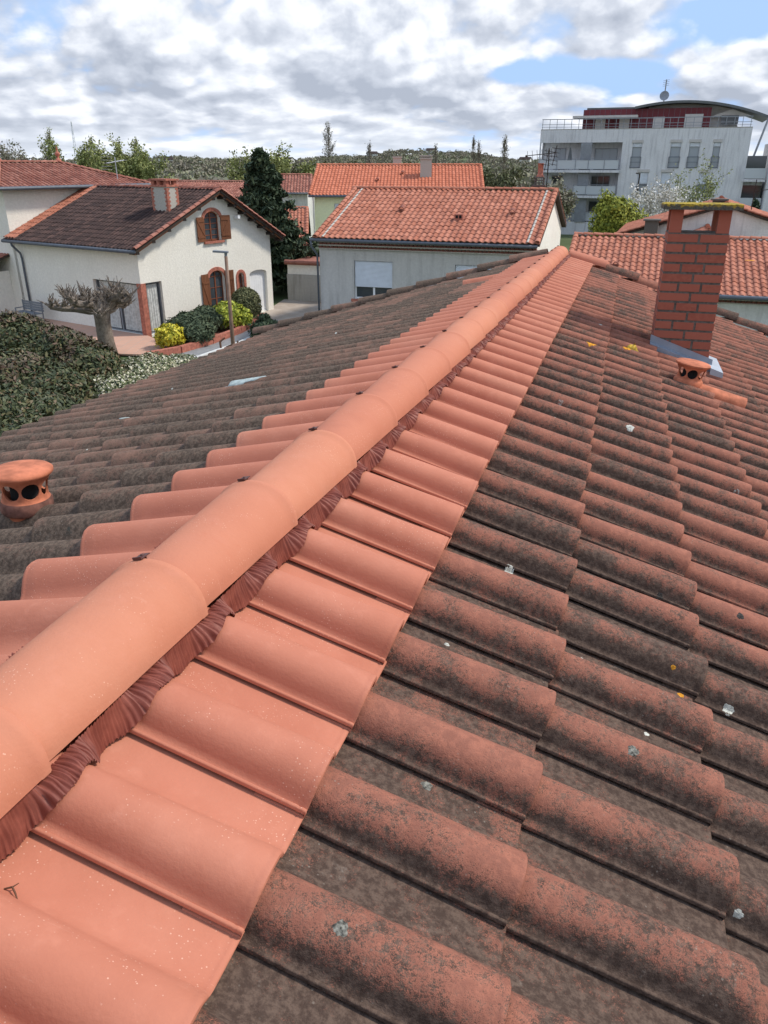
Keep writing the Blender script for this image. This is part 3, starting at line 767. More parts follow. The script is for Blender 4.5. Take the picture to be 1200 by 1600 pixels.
a = Vector(rp(1, 1.30, 5.25, .012)); b = Vector(rp(1, 1.68, 5.25, .020)); barrel_row(mb, a, b, .072, .6, seed=2, flat=.80); mb.build('vent_tile', 'vent_clay', HOUSE, smooth=True, sharp=50)
# crusts of lichen and small things lying on the tiles
def patch(name, x, y, r, mat, th=.0007, seed=0, asp=1.0, ang=0.0, parent=HOUSE, holes=.0):
    rp_ = random.Random(seed); mb = MB(); K = 26 if r < .02 else 64; vs = []; rings_ = 4 if r < .02 else 16; th = th if r < .02 else max(th, .0022)
    ph = [rp_.uniform(0, 6.28) for _ in range(4)]
    pc, nc = drop(x, y)
    if pc is None: pc = Vector((x, y, 0)); nc = Vector((0, 0, 1))
    if nc.z < 0: nc = -nc
    t1 = Vector((1, 0, 0)); t1 = (t1 - nc * t1.dot(nc)).normalized(); t2 = nc.cross(t1)
    for q in range(rings_ + 1):
        for k in range(K):
            t = 2 * math.pi * k / K; rr = r * (q / rings_) * (1 + .09 * math.sin(3 * t + ph[0]) + .08 * math.sin(5 * t + ph[1]) + .07 * math.sin(9 * t + ph[2]) + rp_.uniform(-.03, .03))
            dx, dy = rr * math.cos(t) * asp, rr * math.sin(t)
            ex, ey = dx * math.cos(ang) - dy * math.sin(ang), dx * math.sin(ang) + dy * math.cos(ang)
            q0 = pc + t1 * ex + t2 * ey; h = bvh.ray_cast(q0 + nc * .03, -nc, .09); p, n = h[0], h[1]
            if p is None: p = q0; n = nc
            if n.dot(nc) < 0: n = -n
            if n.dot(nc) < .3: n = nc
            vs.append(p + n * (th * (1 if q < rings_ else .2) * rp_.uniform(.6, 1.2)))
    mb.add(vs, [(q * K + k, q * K + (k + 1) % K, (q + 1) * K + (k + 1) % K, (q + 1) * K + k) for q in range(rings_) for k in range(K)])
    return mb.build(name, mat, parent, smooth=True)
def rxy(v, u, side=1):
    p = rp(side, v, u, 0); return p[0], p[1]
LIC = [(1.10, 1.66, .008, 'lichen_orange'), (1.075, 1.69, .006, 'lichen_orange'), (.85, 1.63, .013, 'lichen_white'), (1.22, 1.685, .013, 'lichen_white'), (.62, 1.88, .012, 'lichen_white'),
       (.57, .66, .010, 'lichen_spot'), (.60, 1.02, .010, 'lichen_spot'), (.97, 1.29, .011, 'lichen_spot'), (1.01, 1.45, .006, 'lichen_white'), (.54, 1.44, .006, 'lichen_white'),
       (.97, 5.72, .045, 'lichen_yellow'), (1.01, 5.83, .035, 'lichen_orange'), (.93, 5.55, .026, 'lichen_orange'), (.87, 5.66, .022, 'lichen_yellow'), (.69, 5.13, .032, 'lichen_orange'),
       (.96, 3.61, .018, 'lichen_white'), (1.06, 2.10, .010, 'lichen_dark'), (1.30, 2.13, .010, 'lichen_dark')]
for j, (v, u, r, m) in enumerate(LIC):
    x, y = rxy(v, u); o = patch('lichen_patch', x, y, r, m, seed=j)
    o['label'] = {'lichen_orange': 'orange lichen crust', 'lichen_white': 'pale grey lichen rosette', 'lichen_dark': 'blackish lichen spot', 'lichen_spot': 'grey speckled lichen spot', 'lichen_yellow': 'mustard yellow lichen crust'}[m]
for j in range(34):
    rr = random.Random(600 + j)
    if j < 17: v, u, sd_ = rr.uniform(.55, 3.2), rr.uniform(.6, 6.5), 1
    else: v, u, sd_ = rr.uniform(.7, 3.3), rr.uniform(2.2, 8.5), -1
    x, y = rxy(v, u, sd_); o = patch('lichen_patch', x, y, rr.uniform(.004, .009) * (1 + u * .12), 'lichen_white', seed=50 + j); o['label'] = 'small pale lichen dot'
x, y = rxy(2.34, UEND + .02); o = patch('lichen_patch', x, y, .055, 'lichen_orange', seed=77); o['label'] = 'orange lichen on the verge tiles'
x, y = rxy(1.43, 4.25, -1); tag(patch('cement_smear', x, y, .045, 'mortar_patch', .004, 5, 3.2, .12, None), 'long pale cement smear on the dark left slope, the nearer of two', 'cement smear')
x, y = rxy(1.39, 6.7, -1); tag(patch('cement_smear', x, y, .04, 'mortar_patch', .004, 6, 3.4, .12, None), 'short pale cement smear on the dark left slope, the farther of two', 'cement smear')
x, y = rxy(2.06, 3.85, -1); o = patch('pale_leaf', x, y, .022, 'mortar_patch', .005, 8, 1.8, .5, None); tag(o, 'small pale leaf lying on the dark left slope', 'leaf')
x, y = rxy(.69, 2.62, -1); o = patch('yellow_leaf', x, y, .017, 'leaf_dry', .005, 9, 1.9, .3, None); tag(o, 'curled yellow leaf caught between dark tiles left of the ridge', 'leaf')
for o in list(COL.objects):
    if o.name.split('.')[0] in ('cement_smear', 'pale_leaf', 'yellow_leaf'):
        o.location = HOUSE.location; o.rotation_euler = HOUSE.rotation_euler
mb = MB(); p, n = drop(.165, .525)
if p is not None:
    mb.tube([p + Vector((-.012, 0, .004)), p + Vector((-.002, .003, .007)), p + Vector((.006, -.002, .005)), p + Vector((.014, -.008, .004))], [.0010, .0014, .0012, .0007], 6)
    mb.tube([p + Vector((-.002, .003, .007)), p + Vector((.003, .009, .009))], [.0010, .0005], 5)
    o = mb.build('twig', 'twig_brown'); o.location = HOUSE.location; o.rotation_euler = HOUSE.rotation_euler; tag(o, 'tiny brown twig lying on the nearest new orange tile', 'twig')
# loose new tile pushed down the left slope
mb = MB(); tile(mb, -1, 8.36, .82, .42, .030, 0, rs, True); o = mb.build('loose_tile', 'new_tile', None, smooth=True, sharp=50)
o.location = HOUSE.location; o.rotation_euler = HOUSE.rotation_euler; tag(o, 'single new orange tile slipped below its row on the left slope', 'roof tile')

# ------------------------------------------------------------------ window helpers (local wall coordinates)
def window(parent, o, u, n, a0, a1, z0, z1, depth=.16, frame='white_paint', pane='glass_dark', mull=1, bars=0, roller=0.0, sill=None, fw=.06, name='window'):
    o, u, n = Vector(o), Vector(u), Vector(n)
    mb = MB(); panel(mb, o, u, n, rect(a0, a1, z0, z0 + fw), -depth + .05, .05); panel(mb, o, u, n, rect(a0, a1, z1 - fw, z1), -depth + .05, .05)
    panel(mb, o, u, n, rect(a0, a0 + fw, z0 + fw, z1 - fw), -depth + .05, .05); panel(mb, o, u, n, rect(a1 - fw, a1, z0 + fw, z1 - fw), -depth + .05, .05)
    for k in range(mull):
        c = a0 + (a1 - a0) * (k + 1) / (mull + 1); panel(mb, o, u, n, rect(c - fw * .7, c + fw * .7, z0 + fw, z1 - fw), -depth + .055, .05)
    for k in range(bars):
        c = z0 + (z1 - z0) * (k + 1) / (bars + 1); panel(mb, o, u, n, rect(a0 + fw, a1 - fw, c - .015, c + .015), -depth + .045, .03)
    w_ = mb.build(name, frame, parent, recalc=True)
    mb = MB(); panel(mb, o, u, n, rect(a0 + .01, a1 - .01, z0 + .01, z1 - .01), -depth + .02, .02); mb.build('pane', pane, w_, recalc=True)
    if roller:
        mb = MB(); zz = z1 - .02; s = .05; zb = z1 - (z1 - z0) * roller
        while zz - s > zb:
            P = lambda a, z_, f_: o + u * a + Vector((0, 0, z_)) + n * f_
            mb.add([P(a0 + .02, zz, -.075), P(a1 - .02, zz, -.075), P(a1 - .02, zz - s * .5, -.055), P(a0 + .02, zz - s * .5, -.055), P(a1 - .02, zz - s, -.075), P(a0 + .02, zz - s, -.075)], [(0, 3, 2, 1), (3, 5, 4, 2)])
            zz -= s
        mb.build('roller_shutter', 'roller_white', w_, recalc=True)
    if sill:
        mb = MB(); panel(mb, o, u, n, rect(a0 - .12, a1 + .12, z0 - .12, z0 - .002), .10, .24); mb.build('sill', sill, w_, recalc=True)
    return w_
def leafshutter(parent, o, u, n, hinge, wd, z0, z1, ang, nm='shutter', lbl=None):
    """planked shutter hinged on the wall, opened by ang degrees from closed"""
    o, u, n = Vector(o), Vector(u), Vector(n); d = -1 if wd > 0 else 1
    t = R(ang); H_ = o + u * hinge + n * .03; dv = (u * (math.cos(t) if wd > 0 else -math.cos(t)) + n * math.sin(t)); side = dv.cross(Vector((0, 0, 1)))
    mb = MB(); W = abs(wd)
    for k in range(5):
        a = H_ + dv * (W * k / 5 + .003); b = H_ + dv * (W * (k + 1) / 5 - .003)
        mb.extrude([a + Vector((0, 0, z0)), b + Vector((0, 0, z0)), b + Vector((0, 0, z1)), a + Vector((0, 0, z1))], side * .03)
    for f in (.15, .8):
        zz = z0 + (z1 - z0) * f
        for s2 in (1, -1):
            a = H_ + dv * .02 + side * (.031 if s2 > 0 else -.02); b = H_ + dv * (W - .02) + side * (.031 if s2 > 0 else -.02)
            mb.extrude([a + Vector((0, 0, zz)), b + Vector((0, 0, zz)), b + Vector((0, 0, zz + .09)), a + Vector((0, 0, zz + .09))], side * .02)
    for s2 in (.031, -.02):
        a = H_ + dv * .04 + side * s2 + Vector((0, 0, z0 + (z1 - z0) * .18)); b = H_ + dv * (W - .04) + side * s2 + Vector((0, 0, z0 + (z1 - z0) * .8))
        mb.extrude([a, a + Vector((0, 0, .10)), b + Vector((0, 0, .10)), b], side * .018)
    o_ = mb.build(nm, 'shutter_wood', parent, recalc=True)
    return o_
def pipe(mb, pts, r=.05, mi=0): mb.tube(pts, r, 8, mi)

# ------------------------------------------------------------------ white house on the left
WH = thing('white_house', (-10.4, 33.9, 0), math.atan2(.833, .5536), 'cream rendered house with dark brown tiled gable roof, red brick arches and wooden shutters', 'house')
# local: x along the gable (0..8.4), y into the house; gable plane y=0, long side plane x=0
EZ, AZ_, AX = 3.80, 5.80, 4.75
GL = 8.40
up_win = arch(4.02, 4.98, 3.72, 4.72, .28); gr_win = arch(4.02, 4.98, .10, 2.12, .28); oval = arch(5.92, 6.32, 1.22, 1.92, .22, 8); gar = arch(6.75, 8.0, .05, 1.98, .16)
patio_g = rect(.24, 1.15, .10, 2.30); patio_s = rect(.24, 3.20, .10, 2.28)
mb = MB()
wall_face(mb, (0, 0, 0), (1, 0, 0), (0, -1, 0), [(0, 0), (GL, 0), (GL, EZ), (AX, AZ_), (0, EZ)], [up_win, gr_win, oval, gar, patio_g], .22)
wall_face(mb, (0, 0, 0), (0, 1, 0), (-1, 0, 0), rect(0, 8.9, 0, EZ), [patio_s], .22)
mb.box(GL - .25, GL, .02, 8.9, 0, EZ); mb.box(.0, GL, 8.7, 8.9, 0, EZ)
mb.extrude([(0, 8.9, EZ), (GL, 8.9, EZ), (AX, 8.9, AZ_)], (0, -.2, 0))
mb.box(.26, GL - .26, .24, 8.6, 2.75, 2.9)
mb.build('wall', 'stucco_cream', WH)
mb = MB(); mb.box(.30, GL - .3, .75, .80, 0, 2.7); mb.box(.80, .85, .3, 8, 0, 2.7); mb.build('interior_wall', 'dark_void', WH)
# windows and brick surrounds on the gable
G0 = ((0, 0, 0), (1, 0, 0), (0, -1, 0))
for nm, (a0, a1, z0, zs, rise), (b0, b1, y0, ys_, r2) in (('upper', (4.02, 4.98, 3.72, 4.72, .28), (3.86, 5.14, 3.72, 4.72, .44)), ('lower', (4.02, 4.98, .10, 2.12, .28), (3.86, 5.14, .10, 2.12, .44)), ('oval', (5.92, 6.32, 1.22, 1.92, .22), (5.78, 6.46, 1.22, 1.92, .36))):
    i_ = arch(a0, a1, z0, zs, rise, 12)[2:]; o_ = arch(b0, b1, y0, ys_, r2, 12)[2:]
    mb = MB(); ring(mb, *G0, i_, o_, .035, .25)
    if nm == 'oval':
        panel(mb, *G0, rect(b0, a0, z0, zs), .035, .25); panel(mb, *G0, rect(a1, b1, z0, zs), .035, .25)
    if nm != 'lower': panel(mb, *G0, rect(b0 + .02, b1 - .02, z0 - .10, z0), .10, .30)
    mb.build('brick_surround', 'clay_red', WH, recalc=True)
    wn = MB(); fr = 'door_red_wood'; dp = .17
    for q in (rect(a0, a0 + .05, z0, zs), rect(a1 - .05, a1, z0, zs), rect((a0 + a1) / 2 - .035, (a0 + a1) / 2 + .035, z0, zs + rise - .04), rect(a0 + .05, a1 - .05, z0, z0 + .07)):
        panel(wn, *G0, q, -dp + .05, .05)
    nb = 4 if nm != 'oval' else 2
    for k in range(nb):
        zz = z0 + (zs - z0) * (k + 1) / nb; panel(wn, *G0, rect(a0 + .05, a1 - .05, zz - .015, zz + .015), -dp + .04, .03)
    ring(wn, *G0, arch(a0 + .06, a1 - .06, z0, zs, rise - .06, 10)[2:], arch(a0, a1, z0, zs, rise, 10)[2:], -dp + .05, .05)
    ww = wn.build('window', fr, WH, recalc=True)
    mb = MB(); panel(mb, *G0, arch(a0 + .005, a1 - .005, z0 + .005, zs, rise - .005, 10), -dp + .02, .02); mb.build('pane', 'glass_dark', ww, recalc=True)
leafshutter(WH, (0, 0, 0), (1, 0, 0), (0, -1, 0), 4.00, -.52, 3.72, 4.78, 6)
leafshutter(WH, (0, 0, 0), (1, 0, 0), (0, -1, 0), 5.00, .52, 3.74, 4.80, 14)
leafshutter(WH, (0, 0, 0), (1, 0, 0), (0, -1, 0), 4.00, -.54, .12, 2.30, 5)
leafshutter(WH, (0, 0, 0), (1, 0, 0), (0, -1, 0), 5.00, .50, .12, 2.34, 12)
mb = MB(); panel(mb, *G0, arch(6.76, 7.99, .06, 1.98, .155, 10), -.16, .05)
for k in range(1, 8): panel(mb, *G0, rect(6.75 + k * .155 - .004, 6.75 + k * .155 + .004, .1, 1.95), -.155, .01)
gd = mb.build('garage_door', 'white_paint', WH, recalc=True)
mb = MB(); panel(mb, *G0, rect(6.90, 6.96, 1.0, 1.12), -.13, .03); mb.build('handle', 'steel_grey', gd, recalc=True)
# patio glazing both sides of the corner with the brick pier
mb = MB(); mb.box(-.03, .24, -.03, .24, .0, 2.30); mb.build('brick_pillar', 'clay_red', WH)
for (o3, u3, n3, a0, a1, mu) in (((0, 0, 0), (0, 1, 0), (-1, 0, 0), .24, 3.20, 1), ((0, 0, 0), (1, 0, 0), (0, -1, 0), .24, 1.15, 0)):
    ww = window(WH, o3, u3, n3, a0, a1, .10, 2.29, .20, 'steel_grey', 'glass_dark', mu, name='patio_window')
    mb = MB(); o3, u3, n3 = Vector(o3), Vector(u3), Vector(n3); m_ = int((a1 - a0) / .03)
    vs = []
    for k in range(m_ + 1):
        a = a0 + .08 + (a1 - a0 - .16) * k / m_; f_ = -.164 + .012 * math.sin(k * 1.25) + .004 * math.sin(k * .37)
        for z_ in (.2, 2.2): vs.append(o3 + u3 * a + Vector((0, 0, z_)) + n3 * (f_))
    mb.add(vs, [(2 * k, 2 * k + 2, 2 * k + 3, 2 * k + 1) for k in range(m_) if .10 < ((k / m_) * (mu + 1)) % 1 < .86]); mb.build('curtain', 'curtain', ww)
# roofs
OV = .45
pl = math.atan2(AZ_ - EZ, AX); pr = math.atan2(AZ_ - EZ, GL - AX)
lenl = (AX + .42) / math.cos(pl); lenr = (GL - AX + .55) / math.cos(pr)
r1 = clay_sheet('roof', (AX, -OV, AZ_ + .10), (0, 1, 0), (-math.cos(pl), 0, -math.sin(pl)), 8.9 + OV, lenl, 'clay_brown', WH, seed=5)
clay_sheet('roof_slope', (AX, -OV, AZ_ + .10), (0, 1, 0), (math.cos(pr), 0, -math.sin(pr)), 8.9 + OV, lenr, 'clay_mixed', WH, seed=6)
mb = MB(); ap = Vector((AX, -OV + .02, AZ_ + .15))
el = ap + Vector((-math.cos(pl), 0, -math.sin(pl))) * lenl; er = ap + Vector((math.cos(pr), 0, -math.sin(pr))) * lenr
barrel_row(mb, ap, el, .12, .36, seed=1); barrel_row(mb, ap, er, .12, .36, seed=2); barrel_row(mb, (AX, 8.9, AZ_ + .15), (AX, -OV, AZ_ + .15), .12, .4, seed=8)
mb.build('ridge_tiles', 'clay_mixed', WH, smooth=True, sharp=50)
mb = MB(); rs_ = Vector((-math.cos(pl), 0, -math.sin(pl)))
for k in range(4):      # newer tiles laid along the abutment with the tall wing
    y_ = 8.78 - k * .22
    a = Vector((AX, y_, AZ_ + .155)); barrel_row(mb, a, a + rs_ * lenl * .99, .09, .36, seed=20 + k)
mb.build('verge_strip', 'clay_orange', WH, smooth=True, sharp=50)
mb = MB()
for q, (e, n_) in enumerate(((el, 5), (er, 6))):
    for k in range(n_ + 1):
        p = ap + (e - ap) * ((k + .45) / (n_ + .6)); mb.box(p.x - .09, p.x + .09, -OV + .04, .02, p.z - .30, p.z - .18)
mb.build('rafter_ends', 'timber_dark', WH)
mb = MB()
for e in (el, er): mb.extrude([ap + Vector((0, .03, -.10)), e + Vector((0, .03, -.10)), e + Vector((0, .03, -.24)), ap + Vector((0, .03, -.24))], (0, .03, 0))
mb.build('barge_board', 'shutter_wood', WH, recalc=True)
mb = MB(); gx_ = el.x - .06; gz = el.z - .12
mb.tube([(gx_, -OV, gz), (gx_, 8.9, gz)], .075, 10); mb.build('gutter', 'gutter_metal', WH, smooth=True)
mb = MB(); pipe(mb, [(gx_, 8.25, gz), (gx_ + .02, 8.22, gz - .18), (-.12, 8.2, gz - .55), (-.08, 8.2, gz - .8), (-.08, 8.2, .1)], .05); mb.build('downpipe', 'gutter_metal', WH, smooth=True)
# its chimney: striped brick and render
mb = MB(); cxx, cyy = 3.0, 1.25
mb.box(cxx - .32, cxx + .32, cyy - .50, cyy + .50, 4.6, 6.05, 1)
for (sx_, sy_) in ((-1, -1), (1, -1), (-1, 1), (1, 1)):
    for k in range(16):
        z_ = 4.65 + k * .085; ll = .17 if k % 2 else .11
        mb.box(cxx + sx_ * .33 - (ll if sx_ > 0 else 0), cxx + sx_ * .33 + (ll if sx_ < 0 else 0), cyy + sy_ * .51 - (ll if sy_ > 0 else 0), cyy + sy_ * .51 + (ll if sy_ < 0 else 0), z_, z_ + .08, 0)
mb.box(cxx - .36, cxx + .36, cyy - .54, cyy + .54, 6.05, 6.13, 0)
for dx in (-.3, .14):
    for dy in (-.48, -.08, .30): mb.box(cxx + dx, cxx + dx + .16, cyy + dy, cyy + dy + .18, 6.13, 6.30, 0)
mb.box(cxx - .38, cxx + .38, cyy - .56, cyy + .56, 6.30, 6.37, 0)
mb.build('chimney', ['clay_red', 'mortar_light'], WH)
# tall wing behind with hipped roof
mb = MB(); BZ = 5.95; mb.box(0, 7.9, 8.91, 14.4, 0, BZ); mb.build('wing_wall', 'stucco_cream', WH)
RZ = 7.0; hy = (8.9 + 14.4) / 2; o5 = .45
def hip(parent, x0, x1, y0, y1, z0, z1, rx0, rx1, hy, mat, seed=1):
    """hipped roof with ridge along local x at y=hy"""
    rz1 = Vector((rx0, hy, z1)); rz2 = Vector((rx1, hy, z1))
    C = [Vector((x0, y0, z0)), Vector((x1, y0, z0)), Vector((x1, y1, z0)), Vector((x0, y1, z0))]
    def face(e0, e1, ra, rb, seed):
        U = (e1 - e0).normalized(); mid = (ra + rb) / 2; dn = (e0 - mid) - U * (e0 - mid).dot(U); V = dn.normalized(); nv = dn.length
        o = e0 - dn; Lu = (e1 - e0).length
        N = U.cross(V); N = N if N.z > 0 else -N
        c1 = (e0 - ra).cross(N).normalized(); c1 = c1 if c1.dot(((e0 + e1) / 2) - ra) < 0 else -c1
        c2 = (e1 - rb).cross(N).normalized(); c2 = c2 if c2.dot(((e0 + e1) / 2) - rb) < 0 else -c2
        clay_sheet('roof', o, U, V, Lu, nv, mat, parent, cuts=((ra, c1), (rb, c2)), seed=seed)
    face(C[0], C[1], rz1, rz2, seed); face(C[3], C[2], rz1, rz2, seed + 1); face(C[0], C[3], rz1, rz1, seed + 2); face(C[1], C[2], rz2, rz2, seed + 3)
    mb = MB()
    for a, b in ((rz1, rz2), (C[0], rz1), (C[3], rz1), (C[1], rz2), (C[2], rz2)): barrel_row(mb, a + Vector((0, 0, .05)), b + Vector((0, 0, .05)), .11, .38, seed=4)
    mb.build('ridge_tiles', 'clay_mixed', parent, smooth=True, sharp=50)
hip(WH, -o5, 7.9 + o5, 8.9 - o5, 14.4 + o5, BZ + .02, RZ, 1.8, 5.2, hy, 'clay_mixed', 30)
mb = MB(); g_ = .08
mb.tube([(-o5 - g_, 8.9 - o5 - g_, BZ - .02), (-o5 - g_, 14.9, BZ - .02)], .08, 8); mb.tube([(-o5 - g_, 8.9 - o5 - g_, BZ - .02), (7.9 + o5, 8.9 - o5 - g_, BZ - .02)], .08, 8)
mb.box(-o5, 7.9 + o5, 8.9 - o5, 8.9, BZ - .10, BZ - .02); mb.box(-o5, 0, 8.9, 14.8, BZ - .10, BZ - .02)
mb.build('wing_gutter', 'gutter_metal', WH, smooth=False)
for x_ in (1.8, 5.2):
    mb = MB(); mb.lathe([(.16, 0), (.14, .1), (.07, .16), (.05, .22), (.12, .32), (.13, .38), (.10, .44), (.03, .50), (.05, .56), (.02, .70), (.001, .76)], (x_, hy, RZ + .08), 12); mb.build('finial', 'clay_red', WH, smooth=True)
# porch with arched door in front of the wing
mb = MB(); wall_face(mb, (-2.2, 9.6, 0), (0, 1, 0), (-1, 0, 0), rect(0, 4.6, 0, 2.2), [arch(.55, 1.65, .1, 1.35, .5), arch(2.6, 3.9, .1, 1.35, .5)], .3)
wall_face(mb, (-2.2, 9.6, 0), (1, 0, 0), (0, -1, 0), rect(0, 2.19, 0, 2.2), [], .3)
mb.build('porch_wall', 'stucco_cream', WH)
mb = MB()
for a0, a1 in ((.55, 1.65), (2.6, 3.9)):
    ring(mb, (-2.2, 9.6, 0), (0, 1, 0), (-1, 0, 0), arch(a0, a1, .1, 1.35, .5, 12)[2:], arch(a0 - .16, a1 + .16, .1, 1.35, .66, 12)[2:], .04, .3)
    for q in (rect(a0 - .16, a0, 0, 1.35), rect(a1, a1 + .16, 0, 1.35)): panel(mb, (-2.2, 9.6, 0), (0, 1, 0), (-1, 0, 0), q, .04, .3)
mb.build('brick_arch', 'clay_red', WH, recalc=True)
mb = MB()
for a0, a1 in ((.55, 1.65), (2.6, 3.9)): panel(mb, (-2.2, 9.6, 0), (0, 1, 0), (-1, 0, 0), arch(a0 + .01, a1 - .01, .1, 1.35, .49), -.2, .06)
mb.build('door', 'door_red_wood', WH, recalc=True)
clay_sheet('porch_roof', (-.02, 9.3, 2.98), (0, 1, 0), (-2.55, 0, -.72), 5.3, 2.62, 'clay_mixed', WH, seed=9)
mb = MB(); mb.tube([(-2.62, 9.3, 2.16), (-2.62, 14.6, 2.16)], .07, 8); mb.build('porch_gutter', 'galvanised', WH, smooth=True)
# television aerial on the wing
mb = MB(); mb.tube([(6.9, 9.2, 5.9), (6.9, 9.2, 7.3)], .025, 6)
mb.tube([(6.4, 9.3, 7.0), (7.4, 9.1, 7.15)], .018, 5)
for k in range(7):
    t = k / 6; c = Vector((6.4, 9.3, 7.0)).lerp(Vector((7.4, 9.1, 7.15)), t); mb.tube([c + Vector((-.08, -.35, 0)), c + Vector((.08, .35, 0))], .012, 4)
for z_ in (-.3, -.15, .15, .3): mb.tube([(6.45, 8.95, 7.0 + z_), (6.35, 9.65, 7.0 + z_)], .012, 4)
mb.build('aerial', 'zinc_light', WH)
# floodlight under the eaves
mb = MB(); mb.box(5.92, 6.06, -.30, -.05, 4.62, 4.76); mb.box(5.96, 6.0, -.12, 0, 4.66, 4.70); mb.build('wall_lamp', 'white_paint', WH)
# bench
BN = thing('garden_bench', (-16.7, 37.3, .12), math.atan2(.5536, -.833), 'dark slatted bench against the shaded wall of the cream house', 'bench')
mb = MB()
for k in range(4): mb.box(-.8, .8, .05 + k * .11, .14 + k * .11, .42, .45)
mb.build('seat', 'steel_grey', BN); mb = MB()
for k in range(4): mb.box(-.8, .8, -.02, .02, .50 + k * .11, .59 + k * .11)
mb.build('backrest', 'steel_grey', BN)
for x_ in (-.75, .71): mb = MB(); mb.box(x_, x_ + .04, 0, .04, 0, .95); mb.box(x_, x_ + .04, .44, .48, 0, .62); mb.box(x_, x_ + .04, .041, .439, .58, .62); mb.build('leg', 'steel_grey', BN)

# ------------------------------------------------------------------ grey rendered house in the middle
du = Vector((.953, -.304, 0)).normalized(); rzg = math.atan2(du.y, du.x)
GH = thing('grey_house', (-2.74, 34.2, 0), rzg, 'grey rendered house with orange tiled roof and white roller shutters, behind the ridge', 'house')
GW, GD, GE, GR = 9.06, 9.6, 3.72, 5.62
wins = [(1.55, 3.24, 1.72, 3.28), (5.89, 7.95, 1.72, 3.26)]
mb = MB(); wall_face(mb, (0, 0, 0), (1, 0, 0), (0, -1, 0), rect(0, GW, 0, GE), [rect(*w_) for w_ in wins], .18)
mb.box(0, .2, .01, GD, 0, GE); mb.box(.2, GW - .25, GD - .2, GD, 0, GE); mb.box(.2, GW - .2, .2, .26, 0, 1.6)
mb.build('wall', 'stucco_grey', GH)
mb = MB(); mb.extrude([(GW - .24, .012, 0), (GW - .24, GD, 0), (GW - .24, GD, GR + .13 - .335 * GD / 2), (GW - .24, GD / 2, GR + .13), (GW - .24, .012, GR + .13 - .335 * GD / 2)], (.24, 0, 0))
mb.extrude([(GW - .24, GD - .3, GE + .001), (GW - .24, GD - .2, GE + .001), (GW - .24, GD - .25, GE + .01)], (.2, 0, 0)) if 0 else None; mb.build('gable_wall', 'stucco_cream', GH, recalc=True)
for k, (a0, a1, z0, z1) in enumerate(wins):
    wn_ = window(GH, (0, 0, 0), (1, 0, 0), (0, -1, 0), a0, a1, z0, z1, .17, 'white_paint', 'glass_dark', 1, 0, .70 if k == 0 else .93, 'clay_red')
mb = MB(); sl = GR - GE; Lf = math.hypot(GD / 2 + .35, sl * (GD / 2 + .35) / (GD / 2)); vz = -.335; Lf = (GD / 2 + .38) * math.hypot(1, vz)
vv = Vector((0, -1, vz)).normalized()
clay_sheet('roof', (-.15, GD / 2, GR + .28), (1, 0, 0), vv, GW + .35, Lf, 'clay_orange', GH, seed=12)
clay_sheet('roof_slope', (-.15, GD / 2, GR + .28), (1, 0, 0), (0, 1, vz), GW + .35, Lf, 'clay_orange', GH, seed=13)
mb = MB(); barrel_row(mb, (GW + .2, GD / 2, GR + .33), (-.15, GD / 2, GR + .33), .12, .4, seed=3)
for x_ in (-.02, GW + .1):
    a = Vector((x_, GD / 2, GR + .335)); barrel_row(mb, a, a + vv * Lf, .11, .37, seed=int(x_) + 5); barrel_row(mb, a, a + Vector((0, 1, vz)).normalized() * Lf, .11, .37, seed=int(x_) + 6)
mb.build('ridge_tiles', 'clay_orange', GH, smooth=True, sharp=50)
for x_ in (.32, GW - .27):
    mb = MB(); barrel_row(mb, Vector((x_, GD / 2, GR + .32)), Vector((x_, GD / 2, GR + .32)) + vv * Lf, .055, .37, seed=9); mb.build('verge_mortar', 'mortar_light', GH, smooth=True, sharp=50)
for (a, z_) in ((2.93, 5.16), (7.72, 5.12)):
    y_ = GD / 2 - (GR + .3 - z_) / abs(vz)
    mb = MB(); barrel_row(mb, Vector((a, y_ + .05, z_ + .10)), Vector((a, y_ - .25, z_ + .02)), .12, .5, seed=1, flat=1.0); mb.lathe([(.001, 0), (.10, 0), (.10, .03)], (a, y_ - .24, z_ + .02), 10); mb.build('roof_vent', 'clay_mixed', GH, smooth=True, sharp=50)
mb = MB(); y_ = GD / 2 - (GR + .3 - 4.87) / abs(vz); mb.box(5.45, 5.80, y_ - .15, y_ + .15, 4.8, 5.08); mb.box(5.50, 5.60, y_ - .16, y_ - .14, 4.92, 5.04, 1); mb.box(5.65, 5.75, y_ - .16, y_ - .14, 4.92, 5.04, 1); mb.build('roof_vent', ['clay_red', 'dark_void'], GH)
mb = MB(); genoise(mb, (0, 0, 0), (1, 0, 0), (0, -1, 0), GW, GE + .001); mb.build('eaves_frieze', ['mortar_light', 'clay_mixed'], GH, recalc=True)
mb = MB(); mb.tube([(-.25, -.40, GE + .375), (GW + .12, -.40, GE + .355)], .065, 10); mb.build('gutter', 'gutter_metal', GH, smooth=True)
mb = MB(); pipe(mb, [(-.2, -.42, GE + .32), (-.18, -.4, GE + .1), (-.07, -.07, GE - .25), (-.07, -.07, .1)], .045); mb.build('downpipe', 'gutter_metal', GH, smooth=True)
